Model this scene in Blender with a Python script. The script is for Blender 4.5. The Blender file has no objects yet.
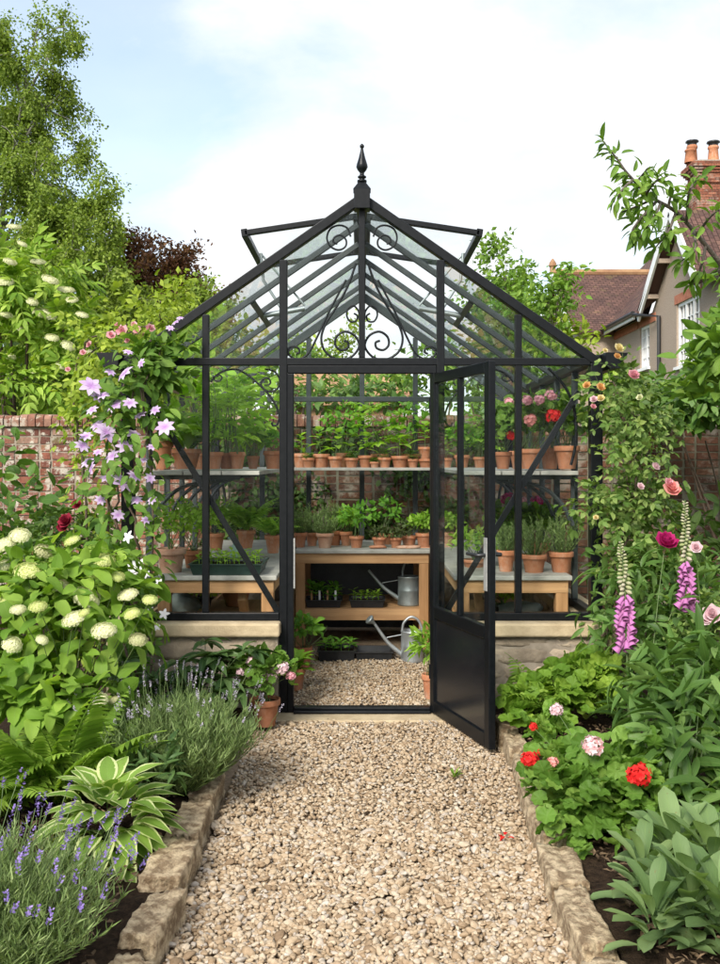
import bpy, math, random
import numpy as np
from mathutils import Vector, Matrix, Quaternion, noise as mnoise

random.seed(7)
PI = math.pi
scene = bpy.context.scene
COL = scene.collection
F_PX, CX, CY, HZ = 982.0, 362.0, 460.0, 1.44


def at(px, py, d):
    """the place in the garden seen at that spot of the photograph, d metres ahead of the camera"""
    return np.array([(px - CX) / F_PX * d, d, HZ - (py - CY) / F_PX * d])


# ------------------------------------------------------------------ objects
LOC = {}


def tag(o, label=None, cat=None, group=None, kind=None):
    if label: o['label'] = label
    if cat: o['category'] = cat
    if group: o['group'] = group
    if kind: o['kind'] = kind
    return o


def thing(name, label, cat, loc=(0, 0, 0), group=None, kind=None):
    o = bpy.data.objects.new(name, None)
    o.empty_display_size = .1
    COL.objects.link(o)
    o.location = Vector(loc)
    LOC[o.name] = np.array(loc, float)
    return tag(o, label, cat, group, kind)


class Geo:
    def __init__(self):
        self.V, self.F, self.U, self.n = [], [], [], 0

    def add(self, V, F, U=None):
        V = np.asarray(V, float).reshape(-1, 3)
        F = np.asarray(F, int)
        if U is None: U = np.zeros((len(V), 2))
        self.V.append(V); self.F.append(F + self.n); self.U.append(np.asarray(U, float))
        self.n += len(V)
        return self

    def merge(self, g):
        for V, U in zip(g.V, g.U): pass
        if g.n:
            V = np.concatenate(g.V); U = np.concatenate(g.U)
            self.V.append(V); self.U.append(U)
            for F in g.F: self.F.append(F + self.n)
            self.n += len(V)
        return self

    def arrays(self):
        return np.concatenate(self.V), self.F, np.concatenate(self.U)


def mesh_of(geo, name, smooth=False, off=None):
    V, Fs, U = geo.arrays()
    if off is not None: V = V - off
    me = bpy.data.meshes.new(name)
    li = np.concatenate([f.ravel() for f in Fs])
    lt = np.concatenate([np.full(len(f), f.shape[1]) for f in Fs])
    ls = np.concatenate([[0], np.cumsum(lt)[:-1]])
    me.vertices.add(len(V)); me.loops.add(len(li)); me.polygons.add(len(lt))
    me.vertices.foreach_set('co', V.ravel())
    me.loops.foreach_set('vertex_index', li)
    me.polygons.foreach_set('loop_start', ls)
    me.polygons.foreach_set('loop_total', lt)
    uv = me.uv_layers.new(name='UVMap')
    uv.data.foreach_set('uv', U[li].ravel())
    me.polygons.foreach_set('use_smooth', np.full(len(lt), smooth))
    me.update(calc_edges=True)
    return me


def build(geo, name, mat, parent=None, smooth=False, loc=None, bevel=0):
    off = LOC[parent.name] if parent is not None else (np.array(loc, float) if loc is not None else np.zeros(3))
    me = mesh_of(geo, name, smooth, off)
    me.materials.append(mat)
    o = bpy.data.objects.new(name, me)
    COL.objects.link(o)
    if parent is not None:
        o.parent = parent
        LOC[o.name] = off
    else:
        o.location = Vector(off); LOC[o.name] = off
    if bevel:
        b = o.modifiers.new('bevel', 'BEVEL'); b.width = bevel; b.segments = 2; b.limit_method = 'ANGLE'
    return o


def inst(name, me, parent, pos, scale=1.0, d=(0, 0, 1), spin=None):
    """one more object that shares a mesh (flower heads, copies of a part), pos in world"""
    o = bpy.data.objects.new(name, me)
    COL.objects.link(o)
    o.parent = parent
    o.location = Vector(np.asarray(pos, float) - LOC[parent.name])
    q = Vector(d).normalized().to_track_quat('Z', 'Y')
    q = q @ Quaternion((0, 0, 1), random.uniform(0, 2 * PI) if spin is None else spin)
    o.rotation_mode = 'QUATERNION'; o.rotation_quaternion = q
    o.scale = (scale,) * 3 if np.isscalar(scale) else scale
    LOC[o.name] = np.asarray(pos, float)
    return o


# ------------------------------------------------------------------ shapes
BOXF = np.array([[0, 2, 3, 1], [4, 5, 7, 6], [0, 1, 5, 4], [2, 6, 7, 3], [0, 4, 6, 2], [1, 3, 7, 5]])


def box(g, x0, x1, y0, y1, z0, z1):
    V = [(x, y, z) for z in (z0, z1) for y in (y0, y1) for x in (x0, x1)]
    return g.add(V, BOXF)


def beam(g, p, q, w, h, up=(0, 0, 1)):
    """square bar from p to q; w across, h along up"""
    p, q, up = np.array(p, float), np.array(q, float), np.array(up, float)
    d = q - p; d /= np.linalg.norm(d)
    x = np.cross(d, up); x /= np.linalg.norm(x)
    z = np.cross(x, d)
    V = []
    for c in (-.5, .5):
        for e in (p, q):
            for a in (-.5, .5):
                V.append(e + x * a * w + z * c * h)
    return g.add(V, BOXF)


def tube(g, pts, r, n=6, cap=True):
    P = np.array(pts, float)
    m = len(P)
    R = np.full(m, r) if np.isscalar(r) else np.array(r, float)
    T = np.gradient(P, axis=0)
    T /= np.linalg.norm(T, axis=1)[:, None] + 1e-12
    a = np.array([0, 0, 1.]) if abs(T[0][2]) < .9 else np.array([1., 0, 0])
    X = np.cross(T[0], a); X /= np.linalg.norm(X)
    V = []
    an = np.arange(n) * 2 * PI / n
    for i in range(m):
        X = X - T[i] * X.dot(T[i]); X /= np.linalg.norm(X) + 1e-12
        Y = np.cross(T[i], X)
        V.append(P[i] + R[i] * (np.cos(an)[:, None] * X + np.sin(an)[:, None] * Y))
    V = np.concatenate(V)
    F = []
    for i in range(m - 1):
        for k in range(n):
            F.append((i * n + k, i * n + (k + 1) % n, (i + 1) * n + (k + 1) % n, (i + 1) * n + k))
    U = np.zeros((len(V), 2)); U[:, 1] = np.repeat(np.linspace(0, 1, m), n)
    g.add(V, F, U)
    if cap:
        for i0 in (0, m - 1):
            c = V[i0 * n:(i0 + 1) * n]
            W = np.vstack([c, c.mean(0)])
            F = [((k + 1) % n, k, n) if i0 == 0 else (k, (k + 1) % n, n) for k in range(n)]
            g.add(W, F)
    return g


def lathe(g, prof, c=(0, 0, 0), n=20, axis=None):
    """prof: list of (r, z); closed with fans where r == 0 is not given"""
    an = np.arange(n) * 2 * PI / n
    V = np.concatenate([np.stack([r * np.cos(an), r * np.sin(an), np.full(n, z)], 1) for r, z in prof])
    if axis is not None:
        q = Vector(axis).normalized().to_track_quat('Z', 'Y').to_matrix()
        V = V @ np.array(q).T
    F = [(i * n + k, i * n + (k + 1) % n, (i + 1) * n + (k + 1) % n, (i + 1) * n + k)
         for i in range(len(prof) - 1) for k in range(n)]
    return g.add(V + np.array(c), F)


def prism(g, poly, axis_vec):
    """poly: list of 3-D points (planar), pushed along axis_vec"""
    P = np.array(poly, float); n = len(P); Q = P + np.array(axis_vec, float)
    g.add(np.vstack([P, Q]), [(k, (k + 1) % n, n + (k + 1) % n, n + k) for k in range(n)])
    for W, s in ((P, -1), (Q, 1)):
        W = np.vstack([W, W.mean(0)])
        g.add(W, [((k + 1) % n, k, n) if s < 0 else (k, (k + 1) % n, n) for k in range(n)])
    return g


def smooth_path(pts, k=6):
    P = np.array(pts, float)
    P = np.vstack([2 * P[0] - P[1], P, 2 * P[-1] - P[-2]])
    out = []
    for i in range(1, len(P) - 2):
        for t in np.linspace(0, 1, k, endpoint=False):
            a, b, c, d = P[i - 1], P[i], P[i + 1], P[i + 2]
            out.append(.5 * ((2 * b) + (c - a) * t + (2 * a - 5 * b + 4 * c - d) * t * t + (3 * b - a - 3 * c + d) * t ** 3))
    out.append(P[-2])
    return np.array(out)


def ico(sub=1):
    import bmesh
    bm = bmesh.new()
    bmesh.ops.create_icosphere(bm, subdivisions=sub, radius=1)
    V = np.array([v.co[:] for v in bm.verts]); F = np.array([[v.index for v in f.verts] for f in bm.faces])
    bm.free()
    return V, F


ICO1, ICO2, ICO3, ICO4 = ico(1), ico(2), ico(3), ico(5)


def blob(g, c, r, rough=.15, seed=0, sub=3, boxy=0.0, rot=0.0):
    """irregular stone; r = half sizes"""
    V, F = {1: ICO1, 2: ICO2, 3: ICO3, 4: ICO4}[sub]
    V = V.copy()
    if boxy:
        m = np.abs(V).max(1)[:, None]
        V = V * (1 - boxy) + V / m * boxy * .86
    D = np.array([1 + rough * mnoise.noise(Vector(v * 1.3) + Vector((seed * 7.3, seed * 3.1, 0)))
                  + rough * .5 * mnoise.noise(Vector(v * 3.4) + Vector((0, seed * 5.3, 2)))
                  + (rough * .32 * mnoise.noise(Vector(v * 8.) + Vector((seed, 0, 4))) + rough * .2 * mnoise.noise(Vector(v * 17.) + Vector((seed, 3, 4))) if sub > 3 else 0) for v in V])
    V = V * D[:, None] * np.array(r)
    c_, s_ = math.cos(rot), math.sin(rot)
    V = np.stack([V[:, 0] * c_ - V[:, 1] * s_, V[:, 0] * s_ + V[:, 1] * c_, V[:, 2]], 1)
    return g.add(V + np.array(c), F)


# ------------------------------------------------------------------ leaves
def norm(a):
    return a / (np.linalg.norm(a, axis=-1, keepdims=True) + 1e-9)


def prof(t, shape):
    if shape == 'ovate': w = t ** .55 * (1 - t) ** .75 * 1.95
    elif shape == 'lance': w = t ** .8 * (1 - t) ** .9 * 3.1
    elif shape == 'round': w = np.sqrt(np.clip(1 - (2 * t - 1) ** 2, 0, 1))
    elif shape == 'heart': w = np.where(t < .02, .35, (1 - t) ** .62 * (t + .06) ** .3 * 1.25)
    elif shape == 'obov': w = t ** .9 * (1 - t) ** .45 * 2.0
    elif shape == 'needle': w = np.where(t < .8, .8 + .2 * t, (1 - t) * 4.8)
    else: w = 1 - abs(2 * t - 1)
    return np.clip(w, .03, 1.1)


def T_leaf(shape='ovate', m=5, fold=.12, curl=.25, cols=3, wave=0., lift=0.):
    t = np.linspace(0, 1, m)
    w = prof(t, shape)
    xs = np.linspace(-.5, .5, cols)
    V, U = [], []
    for i in range(m):
        for x in xs:
            z = lift * t[i] - curl * t[i] ** 2 + fold * abs(x) * w[i] + wave * math.sin(t[i] * 14 + x * 3) * abs(x)
            V.append((x * w[i], t[i], z)); U.append((x + .5, t[i]))
    F = [(i * cols + k, i * cols + k + 1, (i + 1) * cols + k + 1, (i + 1) * cols + k) for i in range(m - 1) for k in range(cols - 1)]
    return np.array(V), np.array(F), np.array(U)


def T_lobed(n=26, lobes=7, depth=.07, cup=.2):
    """round scalloped leaf (pelargonium, lady's mantle); grows along +y from its notch"""
    V, U = [(0, .42, 0)], [(.5, .5)]
    for ring, rr in ((1, .55), (2, 1.0)):
        for k in range(n):
            a = -PI / 2 + (k + .5) / n * 2 * PI
            r = .5 * rr * (1 + (depth * math.cos(lobes * (a + PI / 2)) * -1 if ring == 2 else 0))
            if ring == 2 and (k == 0 or k == n - 1): r *= .72
            V.append((r * math.cos(a), .42 + r * math.sin(a) * 1.02, cup * rr * rr * .6 + (.05 * math.cos(lobes * (a + PI / 2)) * rr)))
            U.append((.5 + .5 * rr * math.cos(a), .5 + .5 * rr * math.sin(a)))
    tri = [(0, 1 + k, 1 + (k + 1) % n) for k in range(n)]
    q = [(1 + k, 1 + n + k, 1 + n + (k + 1) % n, 1 + (k + 1) % n) for k in range(n)]
    q += [(0, a[1], a[2], a[2]) for a in []]
    F = np.array([(a, b, c, c) for a, b, c in tri] + q)
    # degenerate quads are avoided: return triangles only
    T = np.array(tri + [(a, b, c) for a, b, c, d in q] + [(a, c, d) for a, b, c, d in q])
    return np.array(V), T, np.array(U)


def place(T, P, D, N, L, W):
    TV, TF, TU = T
    P = np.atleast_2d(P); n = len(P)
    D = norm(np.broadcast_to(D, (n, 3))); N = np.broadcast_to(N, (n, 3))
    X = norm(np.cross(D, N)); Z = np.cross(X, D)
    L = np.broadcast_to(L, (n,)); W = np.broadcast_to(W, (n,))
    V = (P[:, None] + (TV[None, :, 1:2] * L[:, None, None]) * D[:, None] + (TV[None, :, 0:1] * W[:, None, None]) * X[:, None]
         + (TV[None, :, 2:3] * L[:, None, None]) * Z[:, None])
    F = (TF[None] + (np.arange(n) * len(TV))[:, None, None]).reshape(-1, TF.shape[1])
    return V.reshape(-1, 3), F, np.tile(TU, (n, 1))


def T_comp(pairs=2, leaflet=None, ll=.42, lw=.24, spread=1.0, droop=.3):
    """compound leaf: pairs of leaflets and one at the end"""
    leaflet = leaflet or T_leaf('ovate', 4)
    g = Geo()
    for i in range(pairs):
        y = .3 + .5 * i / max(1, pairs - 1) if pairs > 1 else .5
        s = .8 + .2 * i / max(1, pairs)
        for sg in (-1, 1):
            g.add(*place(leaflet, [[0, y, -droop * y * y]], [[sg * spread, .6, -.15]], [[0, 0, 1]], ll * s, lw * s))
    g.add(*place(leaflet, [[0, .8, -droop * .64]], [[0, 1, -.35]], [[0, 0, 1]], ll, lw * 1.1))
    g.add([(-.008, 0, 0), (.008, 0, 0), (.006, .45, -droop * .2), (-.006, .45, -droop * .2), (.004, .85, -droop * .7), (-.004, .85, -droop * .7)],
          [(0, 1, 2, 3), (3, 2, 4, 5)])
    V, Fs, U = g.arrays()
    return V, np.concatenate(Fs), U


T_OV = T_leaf('ovate', 5, .14, .25)
T_OV3 = T_leaf('ovate', 4, .2, .2)
T_LN = T_leaf('lance', 6, .16, .35)
T_LN4 = T_leaf('lance', 4, .2, .25)
T_HT = T_leaf('heart', 7, .16, .32, cols=5, wave=.05)
T_RD = T_leaf('round', 5, .1, .15)
T_NE = T_leaf('needle', 3, .1, .15)
T_DM = (np.array([(0, 0, 0), (.5, .5, .06), (0, 1, -.08), (-.5, .5, .06)]), np.array([(0, 1, 2, 3)]), np.array([(.5, 0), (1, .5), (.5, 1), (0, .5)]))
T_ROSE = T_comp(2, T_leaf('ovate', 4, .16, .2), .4, .27, 1.0, .25)
T_TOM = T_comp(3, T_leaf('ovate', 4, .2, .3), .36, .24, 1.1, .45)
T_ELD = T_comp(3, T_leaf('lance', 4, .15, .3), .5, .2, .8, .35)
T_LOB = T_lobed()


def rdir(r, n):
    return norm(r.normal(size=(n, 3)))


def on_blobs(r, blobs, n, up=.0, inner=.35, lump=.22):
    """points near the skin of a union of ellipsoids, with the outward direction there"""
    B = [(np.array(c, float), np.array(q, float)) for c, q in blobs]
    wts = np.array([np.mean(q) ** 2 for c, q in B]); wts /= wts.sum()
    idx = r.choice(len(B), n, p=wts)
    C = np.array([B[i][0] for i in idx]); R = np.array([B[i][1] for i in idx])
    D = rdir(r, n)
    if up > 0: D[:, 2] = np.where(D[:, 2] < -1 + 2 * (1 - up) * .5 + up * .35, np.abs(D[:, 2]), D[:, 2])
    D = norm(D)
    q = D * 3.1 + C * 2.3
    l = np.sin(q[:, 0] * 1.7 + q[:, 1] * 2.3) * np.sin(q[:, 1] * 1.9 + q[:, 2] * 2.9 + 1) + .5 * np.sin(q[:, 2] * 5.1 + q[:, 0] * 4.3)
    rad = (1 - inner * r.random(n) ** 1.6) * (1 + lump * l * .6)
    return C + D * R * rad[:, None], norm(D / R * R.mean(1)[:, None])


def leaf_cloud(g, r, blobs, n, T, L, W, up=.3, droop=.25, inner=.4, lump=.22, flat=.6, jit=.5, clump=1):
    m = max(1, n // clump)
    P, O = on_blobs(r, blobs, m, up, inner, lump)
    if clump > 1:
        P = np.repeat(P, clump, 0) + r.normal(size=(m * clump, 3)) * (L * .55)
        O = np.repeat(O, clump, 0)
    k = len(P)
    N = norm(O * .7 + np.array([0, 0, flat]) + r.normal(size=(k, 3)) * .35)
    D = norm(O * .7 + r.normal(size=(k, 3)) * jit + np.array([0, 0, -droop]))
    s = r.uniform(.65, 1.15, k)
    g.add(*place(T, P, D, N, L * s, W * s))
    return P


def stems_to(g, r, base, targets, r0, n=5, sag=.1, sides=4):
    for t in targets:
        base_ = np.array(base) + np.array([r.normal() * .02, r.normal() * .02, 0])
        m = (base_ + t) / 2 + np.array([r.normal() * .04, r.normal() * .04, sag * np.linalg.norm(t - base_)])
        u = np.linspace(0, 1, n)[:, None]
        P = base_ * (1 - u) ** 2 + 2 * m * u * (1 - u) + t * u ** 2
        tube(g, P, np.linspace(r0, r0 * .4, n), sides, cap=False)


# ------------------------------------------------------------------ blooms (unit size, facing +z)
def petals(g, n, L, W, tilt, T, z=0., a0=0., r0=.0):
    for k in range(n):
        a = a0 + 2 * PI * k / n
        rad = np.array([math.cos(a), math.sin(a), 0])
        d = rad * math.cos(tilt) + np.array([0, 0, math.sin(tilt)])
        nn = -rad * math.sin(tilt) + np.array([0, 0, math.cos(tilt)])
        g.add(*place(T, [rad * r0 + np.array([0, 0, z])], [d], [nn], L, W))


def bloom_double(rings=5, cup=-.5):
    g = Geo()
    T = T_leaf('obov', 5, .15, cup * .8, cols=5)
    for i in range(rings):
        f = i / (rings - 1)
        petals(g, 6 - (i > 2), 1.0 - .45 * f, .95 - .4 * f, math.radians(5 + 72 * f), T, z=.05 * i, a0=i * .55)
    return g


def bloom_star(n=7, W=.42):
    g = Geo()
    petals(g, n, 1.0, W, .12, T_leaf('lance', 6, .12, .18))
    return g


def bloom_ball(n=60, hemi=.3, fl=.26, np_=5, flat=1.0, seed=1, loose=0.):
    """head of small florets spread over a dome"""
    g = Geo(); r = np.random.default_rng(seed)
    k_ = .86 - loose * 1.2
    g.add(ICO2[0] * np.array([k_, k_, k_ * flat]) - [0, 0, .02], ICO2[1])
    Tp = T_leaf('obov', 3, .1, .1)
    for i in range(n):
        z = 1 - (1 + hemi) * (i + .5) / n
        a = i * 2.39996
        s = math.sqrt(max(0, 1 - z * z))
        d = np.array([s * math.cos(a), s * math.sin(a), z]) + r.normal(size=3) * .08
        d /= np.linalg.norm(d)
        p = d * np.array([1, 1, flat]) * r.uniform(.84 - loose, 1.0)
        u = np.cross(d, r.normal(size=3)); u /= np.linalg.norm(u); v = np.cross(d, u)
        b0 = r.random() * 6
        A = b0 + np.arange(np_) * 2 * PI / np_
        D = np.cos(A)[:, None] * u + np.sin(A)[:, None] * v + .35 * d
        g.add(*place(Tp, np.tile(p, (np_, 1)), D, np.tile(d, (np_, 1)), fl, fl * .95))
    return g
# ------------------------------------------------------------------ materials
MATS = {}


class NT:
    def __init__(self, name):
        self.m = bpy.data.materials.new(name)
        self.m.use_nodes = True
        self.t = self.m.node_tree
        self.t.nodes.clear()
        self.out = self.t.nodes.new('ShaderNodeOutputMaterial')

    def n(self, typ, inputs=None, **kw):
        nd = self.t.nodes.new('ShaderNode' + typ)
        for k, v in kw.items(): setattr(nd, k, v)
        for k, v in (inputs or {}).items():
            s = nd.inputs[k]
            if hasattr(v, 'is_output'): self.t.links.new(v, s)
            else: s.default_value = v
        return nd

    def ramp(self, fac, stops, interp='LINEAR'):
        nd = self.n('ValToRGB', {'Fac': fac})
        nd.color_ramp.interpolation = interp
        e = nd.color_ramp.elements
        while len(e) < len(stops): e.new(.5)
        for el, (p, c) in zip(e, stops):
            el.position = p
            el.color = (*c, 1) if len(c) == 3 else c
        return nd.outputs[0]

    def mix(self, fac, a, b, blend='MIX'):
        nd = self.n('MixRGB', blend_type=blend)
        for s, v in ((nd.inputs[0], fac), (nd.inputs[1], a), (nd.inputs[2], b)):
            if hasattr(v, 'is_output'): self.t.links.new(v, s)
            else: s.default_value = v if not isinstance(v, tuple) or len(v) == 4 else (*v, 1)
        return nd.outputs[0]

    def math(self, op, a, b=0.0, clamp=False):
        nd = self.n('Math', operation=op, use_clamp=clamp)
        for s, v in ((nd.inputs[0], a), (nd.inputs[1], b)):
            if hasattr(v, 'is_output'): self.t.links.new(v, s)
            else: s.default_value = v
        return nd.outputs[0]

    def noise(self, scale, detail=4, rough=.55, vec=None, out=0):
        i = {'Scale': scale, 'Detail': detail, 'Roughness': rough}
        if vec is not None: i['Vector'] = vec
        return self.n('TexNoise', i).outputs[out]

    def bump(self, h, strength=.3, dist=.01):
        return self.n('Bump', {'Height': h, 'Strength': strength, 'Distance': dist}).outputs[0]

    def end(self, shader):
        self.t.links.new(shader, self.out.inputs['Surface'])
        return self.m


def obj_co(t):
    return t.n('TexCoord').outputs['Object']


def mat_leaf(name, c1, c2, c3=None, trans=.35, rough=.56, margin=None, vein=.35, spec=.2):
    t = NT(name)
    rnd = t.n('NewGeometry').outputs['Random Per Island']
    stops = [(0, c1), (1, c2)] if c3 is None else [(0, c1), (.55, c2), (1, c3)]
    col = t.ramp(rnd, stops)
    uv = t.n('TexCoord').outputs['UV']
    sx = t.n('SeparateXYZ', {0: uv})
    ax = t.math('ABSOLUTE', t.math('SUBTRACT', sx.outputs[0], .5))
    # pale midrib
    mid = t.math('LESS_THAN', ax, .035)
    lite = t.mix(.5, col, (.22, .32, .1))
    col = t.mix(t.math('MULTIPLY', mid, vein), col, lite)
    # side veins
    wv = t.math('SINE', t.math('MULTIPLY', t.math('SUBTRACT', sx.outputs[1], t.math('MULTIPLY', ax, .9)), 52.))
    col = t.mix(t.math('MULTIPLY', t.math('GREATER_THAN', wv, .72), vein * .3), col, lite)
    if margin:
        nz = t.noise(14, 2, vec=uv)
        e = t.math('ADD', ax, t.math('MULTIPLY', t.math('SUBTRACT', nz, .5), .12))
        col = t.mix(t.math('MULTIPLY', t.math('GREATER_THAN', e, .36), .9), col, margin)
    sp = t.noise(70, 3, .6, obj_co(t))
    col = t.mix(t.ramp(sp, [(.66, (0, 0, 0)), (.74, (.55, .55, .55))]), col, (.20, .14, .05))
    nv = t.noise(3.5, 3, vec=obj_co(t))
    col = t.mix(1, col, t.ramp(nv, [(.3, (.72, .75, .7)), (.7, (1.2, 1.18, 1.1))]), 'MULTIPLY')
    p = t.n('BsdfPrincipled', {'Base Color': col, 'Roughness': rough, 'Specular IOR Level': spec,
                               'Normal': t.bump(wv, .12, .004)})
    tc = t.mix(1, col, (1.5, 1.55, .6), 'MULTIPLY')
    tr = t.n('BsdfTranslucent', {'Color': tc})
    mx = t.n('MixShader', {0: trans, 1: p.outputs[0], 2: tr.outputs[0]})
    return t.end(mx.outputs[0])


def mat_petal(name, c1, c2, trans=.3, rough=.6, base=None):
    t = NT(name)
    rnd = t.n('NewGeometry').outputs['Random Per Island']
    col = t.ramp(rnd, [(0, c1), (1, c2)])
    if base:
        uv = t.n('SeparateXYZ', {0: t.n('TexCoord').outputs['UV']})
        col = t.mix(t.ramp(uv.outputs[1], [(0, (1, 1, 1)), (.45, (0, 0, 0))]), col, base)
    p = t.n('BsdfPrincipled', {'Base Color': col, 'Roughness': rough, 'Specular IOR Level': .25})
    tr = t.n('BsdfTranslucent', {'Color': col})
    return t.end(t.n('MixShader', {0: trans, 1: p.outputs[0], 2: tr.outputs[0]}).outputs[0])


def mat_plain(name, c1, c2=None, scale=12., rough=.6, metal=0., bump=.2, bscale=None, island=0., spec=.5, bdist=.006, contrast=(.35, .65)):
    t = NT(name)
    co = obj_co(t)
    c2 = c2 or tuple(min(1, c * 1.35) for c in c1)
    nz = t.noise(scale, 6, .62, co)
    col = t.ramp(nz, [(contrast[0], c1), (contrast[1], c2)])
    if island:
        rnd = t.n('NewGeometry').outputs['Random Per Island']
        col = t.mix(1, col, t.ramp(rnd, [(0, (1 - island,) * 3), (1, (1 + island,) * 3)]), 'MULTIPLY')
    b = t.noise(bscale or scale * 4, 5, .65, co)
    p = t.n('BsdfPrincipled', {'Base Color': col, 'Roughness': t.ramp(nz, [(0, (rough * .85,) * 3), (1, (min(1, rough * 1.15),) * 3)]), 'Metallic': metal,
                               'Specular IOR Level': spec, 'Normal': t.bump(b, bump, bdist)})
    return t.end(p.outputs[0])


def mat_glass(name, tint, dirt=.05, refl=1.0):
    t = NT(name)
    f = t.n('LayerWeight', {'Blend': .5}).outputs['Facing']
    sch = t.math('ADD', t.math('MULTIPLY', t.math('POWER', f, 4.0), .75 * refl), .035 * refl)
    tr = t.n('BsdfTransparent', {'Color': (*tint, 1)})
    gl = t.n('BsdfGlossy', {'Color': (.95, .98, 1, 1), 'Roughness': .02})
    mx = t.n('MixShader', {0: sch, 1: tr.outputs[0], 2: gl.outputs[0]})
    nz = t.noise(2.2, 6, .7, obj_co(t))
    d = t.n('BsdfDiffuse', {'Color': (.55, .58, .5, 1)})
    dm = t.math('MULTIPLY', t.ramp(nz, [(.42, (0, 0, 0)), (.75, (1, 1, 1))]), dirt)
    return t.end(t.n('MixShader', {0: dm, 1: mx.outputs[0], 2: d.outputs[0]}).outputs[0])


def mat_wood(name, c1, c2, axis=0):
    t = NT(name)
    co = obj_co(t)
    sc = [28., 28., 28.]; sc[axis] = 1.6
    mp = t.n('Mapping', {'Vector': co, 'Scale': tuple(sc)})
    nz = t.noise(1.0, 5, .6, mp.outputs[0])
    col = t.ramp(nz, [(.3, c1), (.68, c2)])
    big = t.noise(2.4, 3, .5, co)
    col = t.mix(1, col, t.ramp(big, [(.3, (.75, .73, .7)), (.7, (1.1, 1.1, 1.1))]), 'MULTIPLY')
    p = t.n('BsdfPrincipled', {'Base Color': col, 'Roughness': .62, 'Specular IOR Level': .3, 'Normal': t.bump(nz, .25, .004)})
    return t.end(p.outputs[0])


def mat_gravel():
    t = NT('gravel stones')
    rnd = t.n('NewGeometry').outputs['Random Per Island']
    col = t.ramp(rnd, [(0, (.20, .135, .08)), (.10, (.29, .205, .125)), (.35, (.37, .275, .178)), (.6, (.435, .34, .232)), (.82, (.475, .395, .295)), (.94, (.37, .32, .27)), (1, (.52, .46, .38))])
    nz = t.noise(60, 4, .6, obj_co(t))
    col = t.mix(1, col, t.ramp(nz, [(.3, (.78, .76, .72)), (.7, (1.1, 1.1, 1.1))]), 'MULTIPLY')
    p = t.n('BsdfPrincipled', {'Base Color': col, 'Roughness': .72, 'Specular IOR Level': .3, 'Normal': t.bump(nz, .25, .003)})
    return t.end(p.outputs[0])


def mat_brick(name, stops, lichen=.0, scale=6.):
    t = NT(name)
    rnd = t.n('NewGeometry').outputs['Random Per Island']
    co = obj_co(t)
    col = t.ramp(rnd, stops)
    nz = t.noise(22, 6, .65, co)
    col = t.mix(1, col, t.ramp(nz, [(.3, (.62, .6, .6)), (.7, (1.25, 1.2, 1.15))]), 'MULTIPLY')
    if lichen:
        l1 = t.noise(scale, 7, .68, co)
        m = t.ramp(l1, [(.52, (0, 0, 0)), (.585, (1, 1, 1))])
        col = t.mix(t.math('MULTIPLY', m, lichen), col, (.5, .48, .4))
        l2 = t.noise(scale * .6, 6, .6, t.n('Mapping', {'Vector': co, 'Location': (7, 3, 1)}).outputs[0])
        m2 = t.ramp(l2, [(.56, (0, 0, 0)), (.66, (1, 1, 1))])
        col = t.mix(t.math('MULTIPLY', m2, lichen * .8), col, (.13, .13, .06))
    p = t.n('BsdfPrincipled', {'Base Color': col, 'Roughness': .85, 'Specular IOR Level': .2, 'Normal': t.bump(nz, .5, .008)})
    return t.end(p.outputs[0])


def mat_rooftile(name, w=.17, h=.11, cols=None, moss=.4):
    t = NT(name)
    uv = t.n('TexCoord').outputs['UV']
    cols = cols or ((.085, .052, .047), (.145, .085, .072))
    br = t.n('TexBrick', {'Vector': uv, 'Color1': (*cols[0], 1), 'Color2': (*cols[1], 1), 'Mortar': (.05, .03, .025, 1), 'Scale': 1.0,
                          'Mortar Size': .012, 'Brick Width': w, 'Row Height': h, 'Bias': .0, 'Mortar Smooth': .3}, offset=.5)
    nz = t.noise(1.2, 5, .65, uv)
    col = t.mix(1, br.outputs[0], t.ramp(nz, [(.3, (.65, .65, .68)), (.7, (1.3, 1.2, 1.1))]), 'MULTIPLY')
    m = t.ramp(t.noise(2.6, 6, .7, uv), [(.56, (0, 0, 0)), (.66, (1, 1, 1))])
    col = t.mix(t.math('MULTIPLY', m, moss), col, (.16, .13, .05))
    sy = t.n('SeparateXYZ', {0: uv}).outputs[1]
    saw = t.math('FRACT', t.math('DIVIDE', sy, h))
    p = t.n('BsdfPrincipled', {'Base Color': col, 'Roughness': .85, 'Specular IOR Level': .2, 'Normal': t.bump(t.math('ADD', t.math('MULTIPLY', saw, -.8), br.outputs[1]), .7, .02)})
    return t.end(p.outputs[0])


def mat_terracotta():
    t = NT('terracotta')
    co = obj_co(t)
    nz = t.noise(9, 5, .6, co)
    col = t.ramp(nz, [(.3, (.36, .135, .062)), (.72, (.54, .25, .14))])
    inf = t.n('ObjectInfo').outputs['Random']
    col = t.mix(1, col, t.ramp(inf, [(0, (.78, .76, .74)), (1, (1.12, 1.1, 1.1))]), 'MULTIPLY')
    lime = t.noise(16, 7, .7, t.n('Mapping', {'Vector': co, 'Scale': (1, 1, .45), 'Location': (3, 5, 1)}).outputs[0])
    m = t.math('MULTIPLY', t.ramp(lime, [(.5, (0, 0, 0)), (.68, (1, 1, 1))]), t.math('MULTIPLY', inf, .65))
    col = t.mix(m, col, (.56, .44, .35))
    p = t.n('BsdfPrincipled', {'Base Color': col, 'Roughness': .8, 'Specular IOR Level': .22, 'Normal': t.bump(nz, .25, .005)})
    return t.end(p.outputs[0])


def M(k): return MATS[k]


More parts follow.
